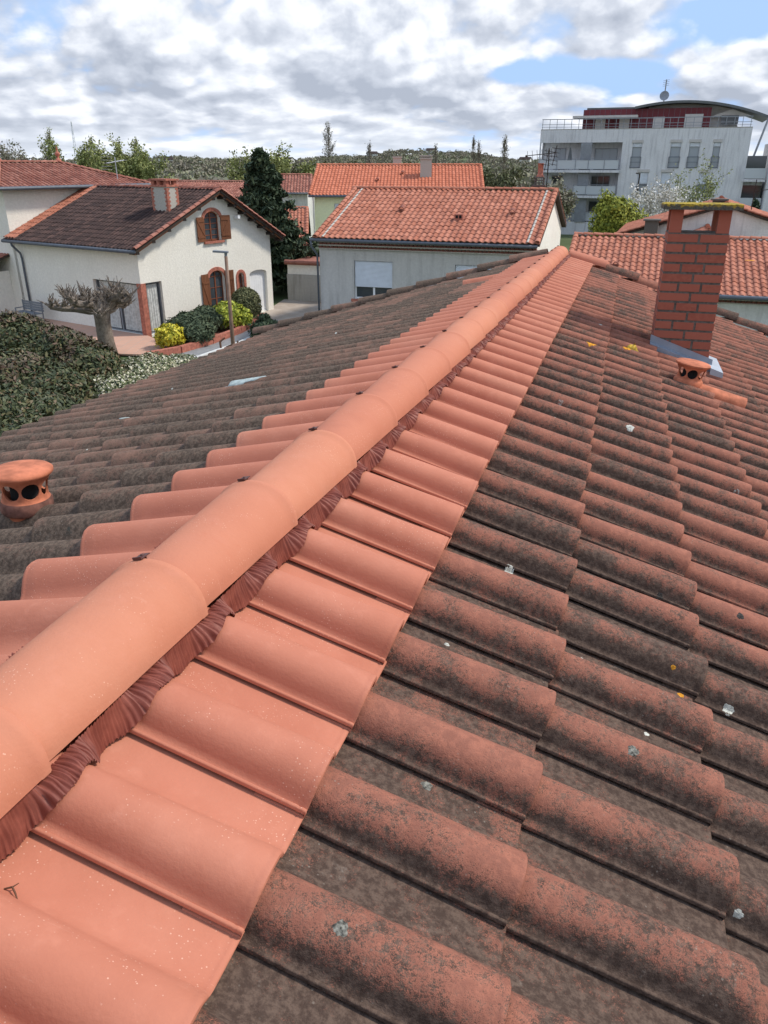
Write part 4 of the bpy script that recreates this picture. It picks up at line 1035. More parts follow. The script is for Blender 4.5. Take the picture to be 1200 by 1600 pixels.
# stack with pot and aerial behind its ridge
mb = MB(); sx0, sy0 = 8.25, 6.2
mb.box(sx0 - .25, sx0 + .25, sy0 - .25, sy0 + .25, 5.0, 6.05); mb.box(sx0 - .3, sx0 + .3, sy0 - .3, sy0 + .3, 6.05, 6.12)
for k in range(3): mb.box(sx0 - .22, sx0 + .22, sy0 - .22, sy0 + .22, 6.16 + k * .11, 6.21 + k * .11)
for s1 in (-.2, .16):
    for s2 in (-.2, .16): mb.box(sx0 + s1, sx0 + s1 + .04, sy0 + s2, sy0 + s2 + .04, 6.12, 6.42)
st = mb.build('chimney', 'mortar', GH)
mb = MB(); mb.lathe([(.17, 0), (.17, .05), (.12, .09), (.12, .5), (.14, .52), (.14, .56), (.001, .56)], (sx0, sy0, 6.44), 12); mb.build('chimney_pot', 'clay_red', st, smooth=True)
mb = MB(); ax = sx0 + .32; mb.tube([(ax, sy0, 5.8), (ax, sy0, 7.55)], .025, 6)
mb.tube([(ax - .9, sy0 - .3, 7.30), (ax + .3, sy0 + .1, 7.42)], .018, 5); mb.tube([(ax - .15, sy0, 6.7), (ax + .05, sy0 - .5, 7.6)], .015, 5); mb.tube([(ax + .15, sy0 + .2, 6.9), (ax + .35, sy0 - .3, 7.7)], .015, 5)
for k in range(7):
    c = Vector((ax - .9, sy0 - .3, 7.30)).lerp(Vector((ax + .3, sy0 + .1, 7.42)), k / 6); mb.tube([c + Vector((.05, -.2, -.18)), c + Vector((-.05, .2, .18))], .012, 4)
for k in range(5):
    for q, (A_, B_) in enumerate((((ax - .15, sy0, 6.7), (ax + .05, sy0 - .5, 7.6)), ((ax + .15, sy0 + .2, 6.9), (ax + .35, sy0 - .3, 7.7)))):
        c = Vector(A_).lerp(Vector(B_), (k + .3) / 5); mb.tube([c + Vector((-.18, 0, .03)), c + Vector((.18, 0, -.03))], .014, 4)
mb.lathe([(.001, -.05), (.05, -.03), (.05, .03), (.001, .05)], (ax - .95, sy0 - .32, 7.28), 8); mb.build('aerial', 'timber_dark', st)

# low wing to its right, seen behind the chimney
LH = thing('low_tiled_house', (6.55, 29.5, 0), rzg, 'lower orange tiled house with a dark gutter and tile frieze, behind our brick chimney', 'house')
# local: eave front at y=0, ridge at y=4.6
LE, LR, LD = 2.50, 4.25, 4.6
mb = MB(); wall_face(mb, (.15, .35, 0), (1, 0, 0), (0, -1, 0), rect(0, 14, 0, LE), [rect(8.0, 9.1, 1.0, 1.9), rect(3, 4.4, .9, 2.1)], .18)
mb.box(.15, .35, .36, 8.6, 0, LE); mb.box(13.95, 14.15, .36, 8.6, 0, LE); mb.box(.35, 13.95, 8.4, 8.6, 0, LE)
mb.extrude([(.15, .36, LE), (.15, 8.6, LE), (.15, LD, LR - .15)], (.2, 0, 0)); mb.extrude([(13.95, .36, LE), (13.95, 8.6, LE), (13.95, LD, LR - .15)], (.2, 0, 0)); mb.build('wall', 'stucco_white', LH)
for a0, a1, z0, z1 in ((8.0, 9.1, 1.0, 1.9), (3, 4.4, .9, 2.1)): window(LH, (.15, .35, 0), (1, 0, 0), (0, -1, 0), a0, a1, z0, z1, .17, 'white_paint', 'glass_dark', 1, 0, .4)
vz2 = -(LR - LE - .30) / LD; vv2 = Vector((0, -1, vz2)).normalized(); L2 = math.hypot(LD + .1, abs(vz2) * (LD + .1))
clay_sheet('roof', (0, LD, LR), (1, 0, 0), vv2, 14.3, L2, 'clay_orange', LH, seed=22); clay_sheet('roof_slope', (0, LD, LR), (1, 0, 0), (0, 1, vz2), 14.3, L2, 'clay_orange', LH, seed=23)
mb = MB(); barrel_row(mb, (14.3, LD, LR + .05), (0, LD, LR + .05), .12, .4, seed=3); a = Vector((.05, LD, LR + .055)); barrel_row(mb, a, a + vv2 * L2, .11, .37, seed=5); mb.build('ridge_tiles', 'clay_orange', LH, smooth=True, sharp=50)
for (a, f_) in ((1.85, .55), (7.3, .50)):
    c = Vector((a, LD, LR + .02)) + vv2 * (L2 * f_); mb = MB(); barrel_row(mb, c, c + Vector((0, -.28, -.02)), .12, .5, seed=1, flat=1.1); mb.lathe([(.001, .02), (.10, .02), (.10, .05)], tuple(c + Vector((0, -.26, -.02))), 10); mb.build('roof_vent', 'clay_mixed', LH, smooth=True, sharp=50)
mb = MB(); genoise(mb, (.15, .35, 0), (1, 0, 0), (0, -1, 0), 14, LE - .05); mb.build('eaves_frieze', ['mortar_light', 'clay_mixed'], LH, recalc=True)
mb = MB(); mb.tube([(0, -.16, LE + .24), (14.3, -.16, LE + .22)], .075, 10); mb.build('gutter', 'gutter_metal', LH, smooth=True)

# low outbuilding left of the grey house
SH = thing('low_outbuilding', (-5.35, 43.9, 0), R(-17.7), 'low concrete wall with cream upper band and brown tiled coping beside the driveway', 'outbuilding')
mb = MB(); mb.box(0, 3.3, 0, 3, 0, 1.45); mb.build('wall', 'concrete', SH)
mb = MB(); mb.box(.04, 3.26, .04, 2.9, 1.451, 1.95); mb.build('upper_wall', 'stucco_cream', SH)
mb = MB(); mb.box(-.05, 3.35, -.06, 3.1, 1.951, 2.06); mb.tube([(-.05, -.05, 2.08), (3.35, -.05, 2.10)], .13, 8, 0, (.8, .5, .4)); mb.build('coping', 'clay_mixed', SH)

# ------------------------------------------------------------------ houses further back
def simple_house(name, label, loc, rz, Lx, Dy, ez, rzh, wallm, roofm, wins=(), ov=.35, pitch=.24, seed=1, gable=True, group=None):
    H_ = thing(name, loc, rz, label, 'house', group)
    mb = MB(); wall_face(mb, (0, 0, 0), (1, 0, 0), (0, -1, 0), rect(0, Lx, 0, ez), [rect(*w_[:4]) for w_ in wins], .15)
    mb.box(0, .2, .01, Dy, 0, ez); mb.box(Lx - .2, Lx, .01, Dy, 0, ez); mb.box(.2, Lx - .2, Dy - .2, Dy, 0, ez)
    for x_ in (0, Lx - .2): mb.extrude([(x_, .01, ez), (x_, Dy, ez), (x_, Dy / 2, rzh - .1)], (.2, 0, 0))
    mb.box(.21, Lx - .21, .2, .25, 0, ez - .05)
    mb.build('wall', wallm, H_)
    vz_ = -(rzh - ez) / (Dy / 2); v_ = Vector((0, -1, vz_)).normalized(); L_r = math.hypot(Dy / 2 + ov, vz_ * (Dy / 2 + ov))
    clay_sheet('roof', (-ov, Dy / 2, rzh), (1, 0, 0), v_, Lx + 2 * ov, L_r, roofm, H_, pitch=pitch, seed=seed); clay_sheet('roof_slope', (-ov, Dy / 2, rzh), (1, 0, 0), (0, 1, vz_), Lx + 2 * ov, L_r, roofm, H_, pitch=pitch, seed=seed + 1)
    mb = MB(); barrel_row(mb, (Lx + ov, Dy / 2, rzh + .04), (-ov, Dy / 2, rzh + .04), .12, .4, seed=3)
    for x_ in (-ov + .08, Lx + ov - .08):
        a = Vector((x_, Dy / 2, rzh + .05)); barrel_row(mb, a, a + v_ * L_r, .11, .37, seed=5); barrel_row(mb, a, a + Vector((0, 1, vz_)).normalized() * L_r, .11, .37, seed=6)
    mb.build('ridge_tiles', roofm, H_, smooth=True, sharp=50)
    mb = MB(); mb.tube([(-ov, -ov - .06, ez - abs(vz_) * ov - .06), (Lx + ov, -ov - .06, ez - abs(vz_) * ov - .06)], .07, 8); mb.build('gutter', 'gutter_metal', H_, smooth=True)
    for w_ in wins: window(H_, (0, 0, 0), (1, 0, 0), (0, -1, 0), *w_[:4], .14, 'white_paint', 'glass_dark', 1, 0, w_[4] if len(w_) > 4 else 0)
    return H_
YH = simple_house('yellow_house', 'pale yellow two storey house with orange tiled roof and a tall pale chimney', (-4.75, 56.5, 0), R(-3), 11.2, 9.5, 5.15, 6.85, 'stucco_yellow', 'clay_bright', [(1.35, 2.75, 2.9, 4.5, .9), (4.5, 5.9, 2.9, 4.5, .9)], seed=41)
mb = MB(); mb.box(7.15, 7.95, 2.6, 3.2, 5.3, 7.25); mb.box(7.08, 8.02, 2.53, 3.27, 7.25, 7.33); mb.box(7.2, 7.9, 2.65, 3.15, 7.33, 7.42)
mb.box(7.08, 8.02, 2.5, 3.3, 7.42, 7.50); c_ = mb.build('chimney', 'mortar_light', YH)
mb = MB(); mb.box(7.0, 8.1, 2.35, 2.55, 5.40, 5.62); mb.build('chimney_flashing', 'zinc', c_)
mb = MB(); mb.box(5.1, 5.7, 6.2, 6.7, 5.9, 7.35); mb.box(5.05, 5.75, 6.15, 6.75, 7.35, 7.45); mb.build('chimney', 'mortar_light', YH)
for a, f_ in ((4.2, .55), (5.9, .3)):
    mb = MB(); y_ = 4.75 - f_ * 4.75; z_ = 6.85 - f_ * 1.7; barrel_row(mb, (a, y_, z_ + .1), (a, y_ - .3, z_), .12, .5, flat=1.0); mb.build('roof_vent', 'clay_mixed', YH, smooth=True)
mb = MB(); pipe(mb, [(-.06, -.3, 4.9), (-.06, -.07, 4.6), (-.06, -.07, .1)], .05); mb.build('downpipe', 'white_paint', YH, smooth=True)
simple_house('small_grey_house', 'small pale house with a dull brown roof peeking out left of the yellow house', (-9.0, 66, 0), R(3), 2.9, 6, 5.0, 6.1, 'stucco_white', 'clay_mixed', [(.8, 1.8, 3.0, 4.1, .5)], seed=51)
simple_house('red_roofed_house', 'low house with a red tiled roof between the dark conifer and the yellow house', (-8.6, 50.6, 0), R(4), 3.5, 9, 2.3, 4.25, 'stucco_cream', 'clay_orange', [(.6, 1.5, .9, 2.0, .6)], seed=55)
simple_house('long_white_house', 'long low white house with a dull pink brown roof behind the cream house', (-22.5, 72, 0), R(-16), 16, 8, 4.2, 5.5, 'stucco_white', 'clay_mixed', [(4, 5.2, 2, 3.2), (9, 10.4, 2, 3.2), (12, 13.2, 2, 3.2)], seed=61)
# white gabled houses at the right, gable ends towards us
GB = thing('gabled_house', (13.4, 46.0, 0), R(-20), 'white house with red verge tiles whose broad gable shows beyond the chimney cap', 'house')
def gable_end(H_, x0, x1, ez, az_, y0, y1, seed, wm='stucco_white'):
    xm = (x0 + x1) / 2; mb = MB(); mb.extrude([(x0, y0, 0), (x1, y0, 0), (x1, y0, ez), (xm, y0, az_), (x0, y0, ez)], (0, y1 - y0, 0)); mb.build('wall', wm, H_, recalc=True)
    Lr = math.hypot(xm - x0 + .3, (az_ - ez) * (xm - x0 + .3) / (xm - x0)); s_ = (az_ - ez) / (xm - x0)
    clay_sheet('roof', (xm, y0 - .3, az_ + .14), (0, 1, 0), (-1, 0, -s_), y1 - y0 + .6, Lr, 'clay_orange', H_, seed=seed); clay_sheet('roof_slope', (xm, y0 - .3, az_ + .14), (0, 1, 0), (1, 0, -s_), y1 - y0 + .6, Lr, 'clay_orange', H_, seed=seed + 1)
    mb = MB(); a = Vector((xm, y0 - .26, az_ + .19)); barrel_row(mb, a, a + Vector((-1, 0, -s_)).normalized() * Lr, .12, .37); barrel_row(mb, a, a + Vector((1, 0, -s_)).normalized() * Lr, .12, .37); barrel_row(mb, (xm, y1 + .3, az_ + .18), (xm, y0 - .3, az_ + .18), .12, .4)
    mb.build('ridge_tiles', 'clay_orange', H_, smooth=True, sharp=50)
gable_end(GB, 0, 10.5, 3.25, 4.85, 0, 9, 71)
gable_end(GB, 2.9, 6.0, 3.05, 3.75, -3.2, -.31, 75)
for (x_, y_, zt) in ((1.6, -.9, 4.15), (4.9, 1.0, 5.15)):
    mb = MB(); mb.box(x_ - .35, x_ + .35, y_ - .3, y_ + .3, 2.9, zt); mb.box(x_ - .45, x_ + .45, y_ - .4, y_ + .4, zt, zt + .08); mb.build('chimney', 'mortar', GB)
mb = MB(); mb.tube([(6.6, 1.5, 4.5), (6.6, 1.5, 6.2)], .025, 5); mb.tube([(6.5, 1.5, 5.55), (7.9, 1.4, 5.85)], .02, 5); mb.tube([(6.6, 1.5, 5.2), (6.9, 1.45, 5.62)], .015, 4)
for k in range(5): mb.tube([(6.9 + k * .22, 1.3, 5.63 + k * .047), (6.9 + k * .22, 1.6, 5.63 + k * .047)], .012, 4)
mb.build('aerial', 'timber_dark', GB)

# ------------------------------------------------------------------ apartment building
AP = thing('apartment_building', (16.3, 89, 0), math.atan2(-.346, .938), 'large stained white apartment block with balconies, a maroon set-back storey and a curved roof', 'building')
AW, AD, AH = 20.2, 12, 10.1
slots = [(9.35, 10.25, 6.55, 8.85), (13.0, 13.95, 6.55, 8.85), (14.75, 15.7, 6.55, 8.85), (16.95, 17.6, 6.55, 8.85), (10.2, 11.2, 3.95, 6.15), (12.5, 13.4, 3.95, 6.15), (16.05, 16.95, 3.95, 6.15), (10.5, 11.5, 1.2, 3.3), (13, 14, 1.2, 3.3)]
loggia = [(.12, 8.35, 6.35, 8.92), (.12, 8.30, 3.92, 6.1), (.12, 8.25, 1.3, 3.65)]
mb = MB(); wall_face(mb, (0, 0, 0), (1, 0, 0), (0, -1, 0), rect(0, AW, 0, AH), [rect(*q) for q in slots + loggia], .25)
mb.box(0, .1, 1.6, AD, 0, AH); mb.box(AW - .3, AW, .01, AD, 0, AH); mb.box(.1, AW - .3, AD - .3, AD, 0, AH)
mb.box(.1, AW - .3, 1.6, AD - .31, AH - .8, AH - .4)
mb.box(8.42, 8.60, .26, 1.9, 0, AH - .81); mb.box(.1, 8.42, 1.9, 2.1, 0, AH - .81)     # back wall of the balconies
mb.build('wall', 'render_apartment', AP)
for k, (a0, a1, z0, z1) in enumerate(loggia):
    mb = MB(); mb.box(.12, a1, -.55 if k < 2 else .3, 1.89, z0 - .24, z0 - .003); b_ = mb.build('balcony', 'render_apartment', AP)
    mb = MB(); y_ = -.52 if k < 2 else .35
    for x_ in ((.15, 2.0, 3.9, 5.2, 6.8, 8.25) if k == 0 else (3.9, 5.2, 6.8, 8.2)): mb.box(x_ - .03, x_ + .03, y_, y_ + .04, z0, z0 + 1.0)
    mb.box(.15 if k == 0 else 3.9, 8.28, y_ - .01, y_ + .05, z0 + 1.0, z0 + 1.05); mb.build('railing', 'rail_grey', b_)
    mb = MB(); mb.box(.2 if k == 0 else 3.95, 8.2, y_ + .045, y_ + .055, z0 + .1, z0 + .92); mb.build('balustrade', 'balustrade_glass', b_)
    mb = MB(); mb.box(4.25, 5.35, -.1, .0, z0, z1 - .04)
    for q in range(14): mb.box(4.25, 5.35, -.13, -.105, z0 + .1 + q * .17, z0 + .2 + q * .17)
    mb.build('louvre_screen', 'rail_grey', b_)
for (a0, a1, z0, z1) in ((1.3, 2.5, 6.36, 8.45), (5.5, 7.8, 6.36, 8.4), (5.4, 7.3, 3.93, 5.8), (1.2, 2.4, 3.93, 5.8), (5.4, 7.2, 1.4, 3.3)):
    mb = MB(); mb.box(a0, a1, 1.84, 1.89, z0, z1); 
    ww = mb.build('window', 'rail_grey', AP); mb = MB(); nn_ = 2 if a1 - a0 < 1.8 else 3
    for q in range(nn_): mb.box(a0 + .06 + (a1 - a0 - .06) * q / nn_, a0 + (a1 - a0 - .06) * (q + 1) / nn_, 1.82, 1.838, z0 + .06, z1 - .08)
    mb.build('pane', 'glass_dark' if z0 < 6 else 'glass_light', ww)
for k, (a0, a1, z0, z1) in enumerate(slots):
    ww = window(AP, (0, 0, 0), (1, 0, 0), (0, -1, 0), a0, a1, z0, z1, .2, 'rail_grey', 'glass_light', 0, 0, .18 if k < 4 else .5, None, .05)
    mb = MB(); mb.box(a0 - .06, a1 + .06, -.10, -.06, z0 + .02, z0 + .08); mb.box(a0 - .06, a1 + .06, -.10, -.06, z0 + .52, z0 + .56); mb.box(a0 - .06, a1 + .06, -.10, -.06, z0 + .98, z0 + 1.04)
    for x_ in (a0 - .06, a1 + .02): mb.box(x_, x_ + .04, -.059, -.0, z0, z0 + 1.04)
    mb.build('guard_rail', 'gutter_metal', ww)
    mb = MB(); mb.box(a0 - .1, a1 + .1, -.06, -.003, z1 + .01, z1 + .28); mb.build('shutter_box', 'panel_beige', ww)
# roof terrace: railing, maroon storey, curved roof
mb = MB(); mb.box(0, AW, .0, 11.9, AH + .002, AH + .08); mb.build('terrace_slab', 'concrete', AP)
mb = MB()
for k in range(28): mb.box(.1 + k * .735, .15 + k * .735, .1, .14, AH + .08, AH + .95)
mb.box(.05, 20.1, .08, .16, AH + .95, AH + 1.02); mb.box(.05, 20.1, .1, .14, AH + .5, AH + .54); mb.box(.05, 20.1, .1, .14, AH + .25, AH + .28); mb.build('railing', 'rail_grey', AP)
PZ = 12.9; mb = MB(); mb.box(3.9, 16.3, 2.2, 9, AH + .08, 12.02); mb.build('upper_storey', 'cladding_maroon', AP)
mb = MB()
for k in range(24): mb.box(4.0 + k * .52, 4.02 + k * .52, 2.185, 2.197, AH + .1, 12.02)
mb.build('cladding_joints', 'gutter_metal', AP)
mb = MB(); mb.box(3.0, 9.4, .9, 2.6, 11.2, 11.42); mb.build('canopy', 'panel_beige', AP)
mb = MB(); mb.box(4.2, 9.0, 2.4, 8, 12.03, 12.20); mb.box(9.2, 15.5, 3.4, 8, 12.03, 12.16); mb.build('roof_parapet', 'roof_metal', AP)
for (a0, a1, z1) in ((5.2, 6.2, 11.15), (7.6, 8.6, 11.2), (10.9, 12.0, 11.25), (15 - .9, 15.9 - .4, 11.45)):
    if a0 > 14: a0, a1 = 13.9, 15.9 - .3
    mb = MB(); mb.box(a0, a1, 2.12, 2.18, AH + .1, z1); mb.build('window', 'panel_beige', AP)
mb = MB(); pts = []
N_ = 22
def arc(t): return 9.0 + 12.6 * t, 11.98 + 2.60 * t - 3.65 * t * t
for k in range(N_):
    t0, t1 = k / N_, (k + 1) / N_; a, b = arc(t0), arc(t1)
    mb.extrude([(a[0], 1.6, a[1]), (b[0], 1.6, b[1]), (b[0], 1.6, b[1] + .22), (a[0], 1.6, a[1] + .22)], (0, 9.0, 0))
mb.build('curved_roof', 'roof_metal', AP, recalc=True)
mb = MB(); P_ = [(10.5, 3.2, AH + .09), (19.0, 3.2, AH + .09)] + [(arc(t)[0], 3.2, arc(t)[1] - .02) for t in (.735, .6, .45, .3, .2, .1)]
mb.extrude(P_, (0, 6, 0)); mb.build('set_back_wall', 'panel_beige', AP, recalc=True)
mb = MB(); mb.tube([(20.35, 1.2, 5.6), (21.6, 1.5, arc(.93)[1] + .02)], .10, 8); mb.build('column', 'rail_grey', AP)
mb = MB(); mb.extrude([(16.4, 2.6, AH + 1.15), (18.2, 2.6, AH + 1.75), (20.0, 2.6, AH + 1.15)], (0, .6, 0)); mb.box(17.3, 18.9, 2.5, 2.59, AH + .4, AH + 1.2, 1); mb.build('terrace_shed', ['panel_beige', 'glass_dark'], AP, recalc=True)
mb = MB(); mb.tube([(11.6, 4, 12.1), (11.6, 4, 14.7)], .06, 6)
for k in range(4): mb.tube([(11.3, 4, 14.1 + k * .16), (11.9, 4, 14.2 + k * .16)], .02, 4)
M = Matrix.Translation((11.6, 3.8, 13.2)) @ Matrix.Rotation(R(75), 4, 'X'); mb.lathe([(.001, 0), (.27, .04), (.46, .14), (.45, .155), (.22, .06), (.001, .03)], (0, 0, 0), 18, 0, M); mb.build('satellite_dish', 'rail_grey', AP)
# stair gap with balconies and the right-hand wing
mb = MB(); mb.box(20.21, 22.0, .8, 10, 0, 5.5); mb.build('link_block', 'render_apartment', AP)
for z_ in (5.55, 2.9):
    mb = MB(); mb.box(20.1, 22.1, -.6, .79, z_ - .2, z_); mb.box(20.15, 22.05, -.58, -.55, z_ + .1, z_ + 1.0, 1); mb.box(20.2, 22.0, .76, .795, z_ + .05, z_ + 2.1, 2); mb.build('balcony', ['render_apartment', 'balustrade_glass', 'glass_dark'], AP)
mb = MB(); mb.box(22.2, 34, -1.6, 10, 0, 8.8); mb.build('right_wing', 'render_apartment', AP)
PA = thing('parasol', (16.3 + .938 * 3.15 + .346 * .4, 89 - .346 * 3.15 + .938 * .4, 6.36), 0, 'closed grey parasol standing on the apartment balcony', 'parasol')
mb = MB(); mb.tube([(0, 0, 0), (0, 0, 2.1)], .03, 6); mb.build('pole', 'steel_grey', PA)
mb = MB(); mb.lathe([(.001, 2.15), (.08, 2.0), (.20, 1.2), (.26, .75), (.1, .62)], (0, 0, 0), 10); mb.build('canopy', 'roof_metal', PA)

# ------------------------------------------------------------------ street lamp, pole, mast
LP = thing('street_lamp', (-4.95, 25.2, 0), R(0), 'brown street lamp post with flat grey head in front of the cream gable', 'street lamp')
mb = MB(); mb.tube([(0, 0, 0), (0, 0, 4.35)], [.075, .05], 10); mb.build('pole', 'post_brown', LP, smooth=True)
mb = MB(); mb.tube([(0, 0, 4.1), (0, 0, 4.50)], .045, 8); mb.build('collar', 'steel_grey', LP)
mb = MB(); mb.extrude([(.08, -.09, 4.44), (-.38, -.12, 4.47), (-.38, .12, 4.47), (.08, .09, 4.44)], (0, 0, .055)); mb.build('lamp_head', 'steel_grey', LP, recalc=True)
mb = MB(); mb.tube([(0, 0, 0), (.05, 0, 6.2)], [.09, .06], 6); mb.tube([(.05, 0, 6.15), (-.3, -.1, 6.2)], .05, 5)
o = mb.build('dark_pole', 'timber_dark'); o.location = (22.2, 73, 0); tag(o, 'slim dark pole in front of the apartment block beside the white blossom', 'pole')
mb = MB()
for k in range(8):
    z_ = k * 3.0; w0 = .9 - k * .09
    mb.tube([(-w0, 0, z_), (w0 - .09, 0, z_ + 3)], .08, 4); mb.tube([(w0, 0, z_), (-w0 + .09, 0, z_ + 3)], .08, 4); mb.tube([(w0, 0, z_), (w0 - .09, 0, z_ + 3)], .1, 4); mb.tube([(-w0, 0, z_), (-w0 + .09, 0, z_ + 3)], .1, 4)
o = mb.build('lattice_mast', 'white_paint'); o.location = (-140, 385, 0); tag(o, 'thin white lattice mast rising above the far trees at left', 'mast')

# ------------------------------------------------------------------ shrubs and hedges
hx = [(-12.6, 22.6, 1.5, 1.7, 1.5, 1.45), (-10.9, 22.8, 1.5, 1.5, 1.4, 1.40), (-9.5, 22.3, 1.35, 1.3, 1.3, 1.25), (-8.45, 21.6, 1.2, 1.1, 1.2, 1.10), (-11.6, 20.6, 1.25, 1.6, 1.6, 1.25), (-10.0, 20.3, 1.2, 1.4, 1.5, 1.2), (-8.8, 19.9, 1.1, 1.1, 1.5, 1.05),
      (-10.6, 18.4, 1.1, 1.6, 1.5, 1.05), (-9.2, 18.0, 1.05, 1.3, 1.4, 1.0), (-8.2, 18.2, .95, .9, 1.3, .95), (-9.6, 16.3, .95, 1.5, 1.4, .95), (-8.0, 16.5, .9, 1.2, 1.3, .9), (-8.6, 14.8, .9, 1.4, 1.2, .9), (-7.0, 15.6, .8, 1.0, 1.2, .8)]
H1 = bush('evergreen_hedge', 'tall dense dark green hedge with coppery shoots on top, below the pollarded tree', 'hedge', hx, 95000, .062, 'leaf_photinia', lump=.10, aspect=2.3, rmin=.84, k=.84)
P, d_ = shell_points([(e[0] + 12.6, e[1] - 22.6, *e[2:]) for e in hx[:6]], 14000, 1.0, lump=.10); kk = (d_[:, 2] > .45) & (np.sin(P[:, 0] * 2.1) + np.sin(P[:, 1] * 1.7 + 1) > -.2)
leaves_at('coppery_shoots', P[kk] + np.array([0, 0, .04]), .062, 'leaf_photinia_red', H1, 2.4, outn=d_[kk])
bush('blossoming_hedge', 'low hedge covered in cream white blossom between the dark hedge and the roof edge', 'hedge', [(-6.75, 25.0, .6, .9, 1.1, .65), (-7.4, 23.9, .75, 1.1, 1.2, .75), (-7.2, 22.5, .85, 1.1, 1.2, .8), (-6.7, 21.3, .85, 1.1, 1.2, .8), (-7.4, 20.8, .9, .9, 1.2, .8), (-6.7, 19.9, .8, 1.0, 1.2, .8), (-7.1, 18.6, .7, .9, 1.1, .7), (-6.2, 18.6, .6, .9, 1.1, .6)], 34000, .055, 'leaf_blossom_hedge', lump=.10, aspect=1.3, rmin=.86, k=.85)
bush('golden_shrub', 'round bright yellow shrub at the end of the brick bed', 'shrub', [(-8.75, 31.5, .52, .56, .56, .52)], 2600, .085, 'leaf_yellow', 'leaf_lime')
bush('juniper_shrub', 'spreading dark green shrub beside the round yellow one', 'shrub', [(-8.2, 33.0, .62, .95, .9, .62), (-7.9, 32.3, .5, .75, .7, .5)], 6500, .07, 'leaf_juniper', aspect=3)
bush('juniper_shrub', 'dull green shrub behind the lime green one, under the arched shutters', 'shrub', [(-7.9, 35.2, .55, .95, .9, .58)], 4500, .07, 'leaf_juniper', aspect=3)
bush('lime_shrub', 'lime green round shrub behind the street lamp post', 'shrub', [(-7.05, 35.3, .68, .68, .68, .66), (-6.55, 35.6, .55, .5, .5, .5)], 4200, .085, 'leaf_lime', 'leaf_bush_dark')
bush('clipped_ball_shrub', 'olive green clipped ball shrub in front of the white garage door', 'shrub', [(-6.55, 37.2, .85, .72, .72, .80)], 4800, .06, 'leaf_olive', 'leaf_bush_dark', lump=.04, rmin=.88, k=.86)
bush('dark_shrub', 'small dark pointed shrub beside the driveway, just over the roof edge', 'shrub', [(-5.05, 33.3, .42, .72, .6, .5), (-5.1, 33.3, .8, .3, .3, .35)], 3000, .07, 'leaf_conifer', 'leaf_bush_dark', aspect=2.4)
# gnarled vine stump by the kerb
VN = MB()
for k in range(5):
    x = random.uniform(-.5, .5); VN.tube([(0, 0, 0), (x * .5, .05, .25), (x, random.uniform(-.2, .2), random.uniform(.2, .5)), (x * 1.5, 0, random.uniform(.1, .55))], [.06, .05, .04, .02], 6)
for dx in (-.9, .8): VN.tube([(dx, 0, 0), (dx * 1.02, 0, .35), (dx * .8, .05, .5)], [.05, .05, .03], 6)
o = VN.build('vine_stump', 'twig_brown'); o.location = (-5.75, 31.3, .04); tag(o, 'gnarled dark vine stump trailing over the kerb near the lamp post', 'vine')

# pollarded plane tree
def branchy(mb, p, d, L, r, lv, rnd, spread=.6, seg=4, up=.1, minr=.006, kids=3):
    pts = [p.copy()]; rr = [r]; q = p.copy(); dd = d.normalized()
    for k in range(seg):
        dd = (dd + Vector((rnd.uniform(-1, 1), rnd.uniform(-1, 1), rnd.uniform(-1, 1))) * .22 + Vector((0, 0, up))).normalized()
        q = q + dd * (L / seg); pts.append(q.copy()); rr.append(max(minr * .6, r * (1 - .75 * (k + 1) / seg)))
    mb.tube(pts, rr, 5 if lv < 2 else 4, 0, (.5, .5, rnd.random()), cap=False)
    if lv > 0:
        for k in range(kids):
            i = rnd.randint(1, seg); e = (dd + Vector((rnd.uniform(-1, 1), rnd.uniform(-1, 1), rnd.uniform(-.6, 1))) * spread).normalized()
            branchy(mb, pts[i], e, L * rnd.uniform(.5, .75), max(minr, rr[i] * .7), lv - 1, rnd, spread, seg, up, minr, kids)
PT = thing('pollarded_tree', (-10.9, 30.2, 0), 0, 'bare pollarded tree with thick trunk and knobbly crown before the cream house', 'tree')
rnd = random.Random(21); mb = MB(); mb.tube([(.05, 0, 0), (0, 0, .6), (-.02, 0, 1.3), (0, 0, 1.9), (.02, 0, 2.1)], [.36, .31, .29, .32, .25], 12); mb.build('trunk', 'bark', PT, smooth=True)
mb = MB()
for k in range(9):
    a = 2 * math.pi * k / 9 + .2; rad = rnd.uniform(.95, 1.85); el_ = rnd.uniform(.0, .75)
    pts = [Vector((0, 0, 1.85))]; rr = [.17]
    for j in range(1, 5):
        f = j / 4; pts.append(Vector((math.cos(a + rnd.uniform(-.15, .15)) * rad * f, math.sin(a + rnd.uniform(-.15, .15)) * rad * f, 1.88 + el_ * f + rnd.uniform(-.12, .12)))); rr.append(.15 - .015 * j + (.03 if j % 2 else 0))
    mb.tube(pts, rr, 8, 0, None)
    for j in range(2, 5):
        for q in range(8):
            e = Vector((rnd.uniform(-1, 1), rnd.uniform(-1, 1), rnd.uniform(.1, 1.2))).normalized(); b_ = pts[j] + e * rnd.uniform(.15, .34)
            mb.tube([pts[j], (pts[j] + b_) / 2 + Vector((0, 0, .02)), b_], [.060, .042, .055], 6)
            for z_ in range(3):
                e2 = (e + Vector((rnd.uniform(-1, 1), rnd.uniform(-1, 1), rnd.uniform(-.3, 1))) * .8).normalized(); mb.tube([b_, b_ + e2 * rnd.uniform(.12, .36)], [.022, .008], 4)
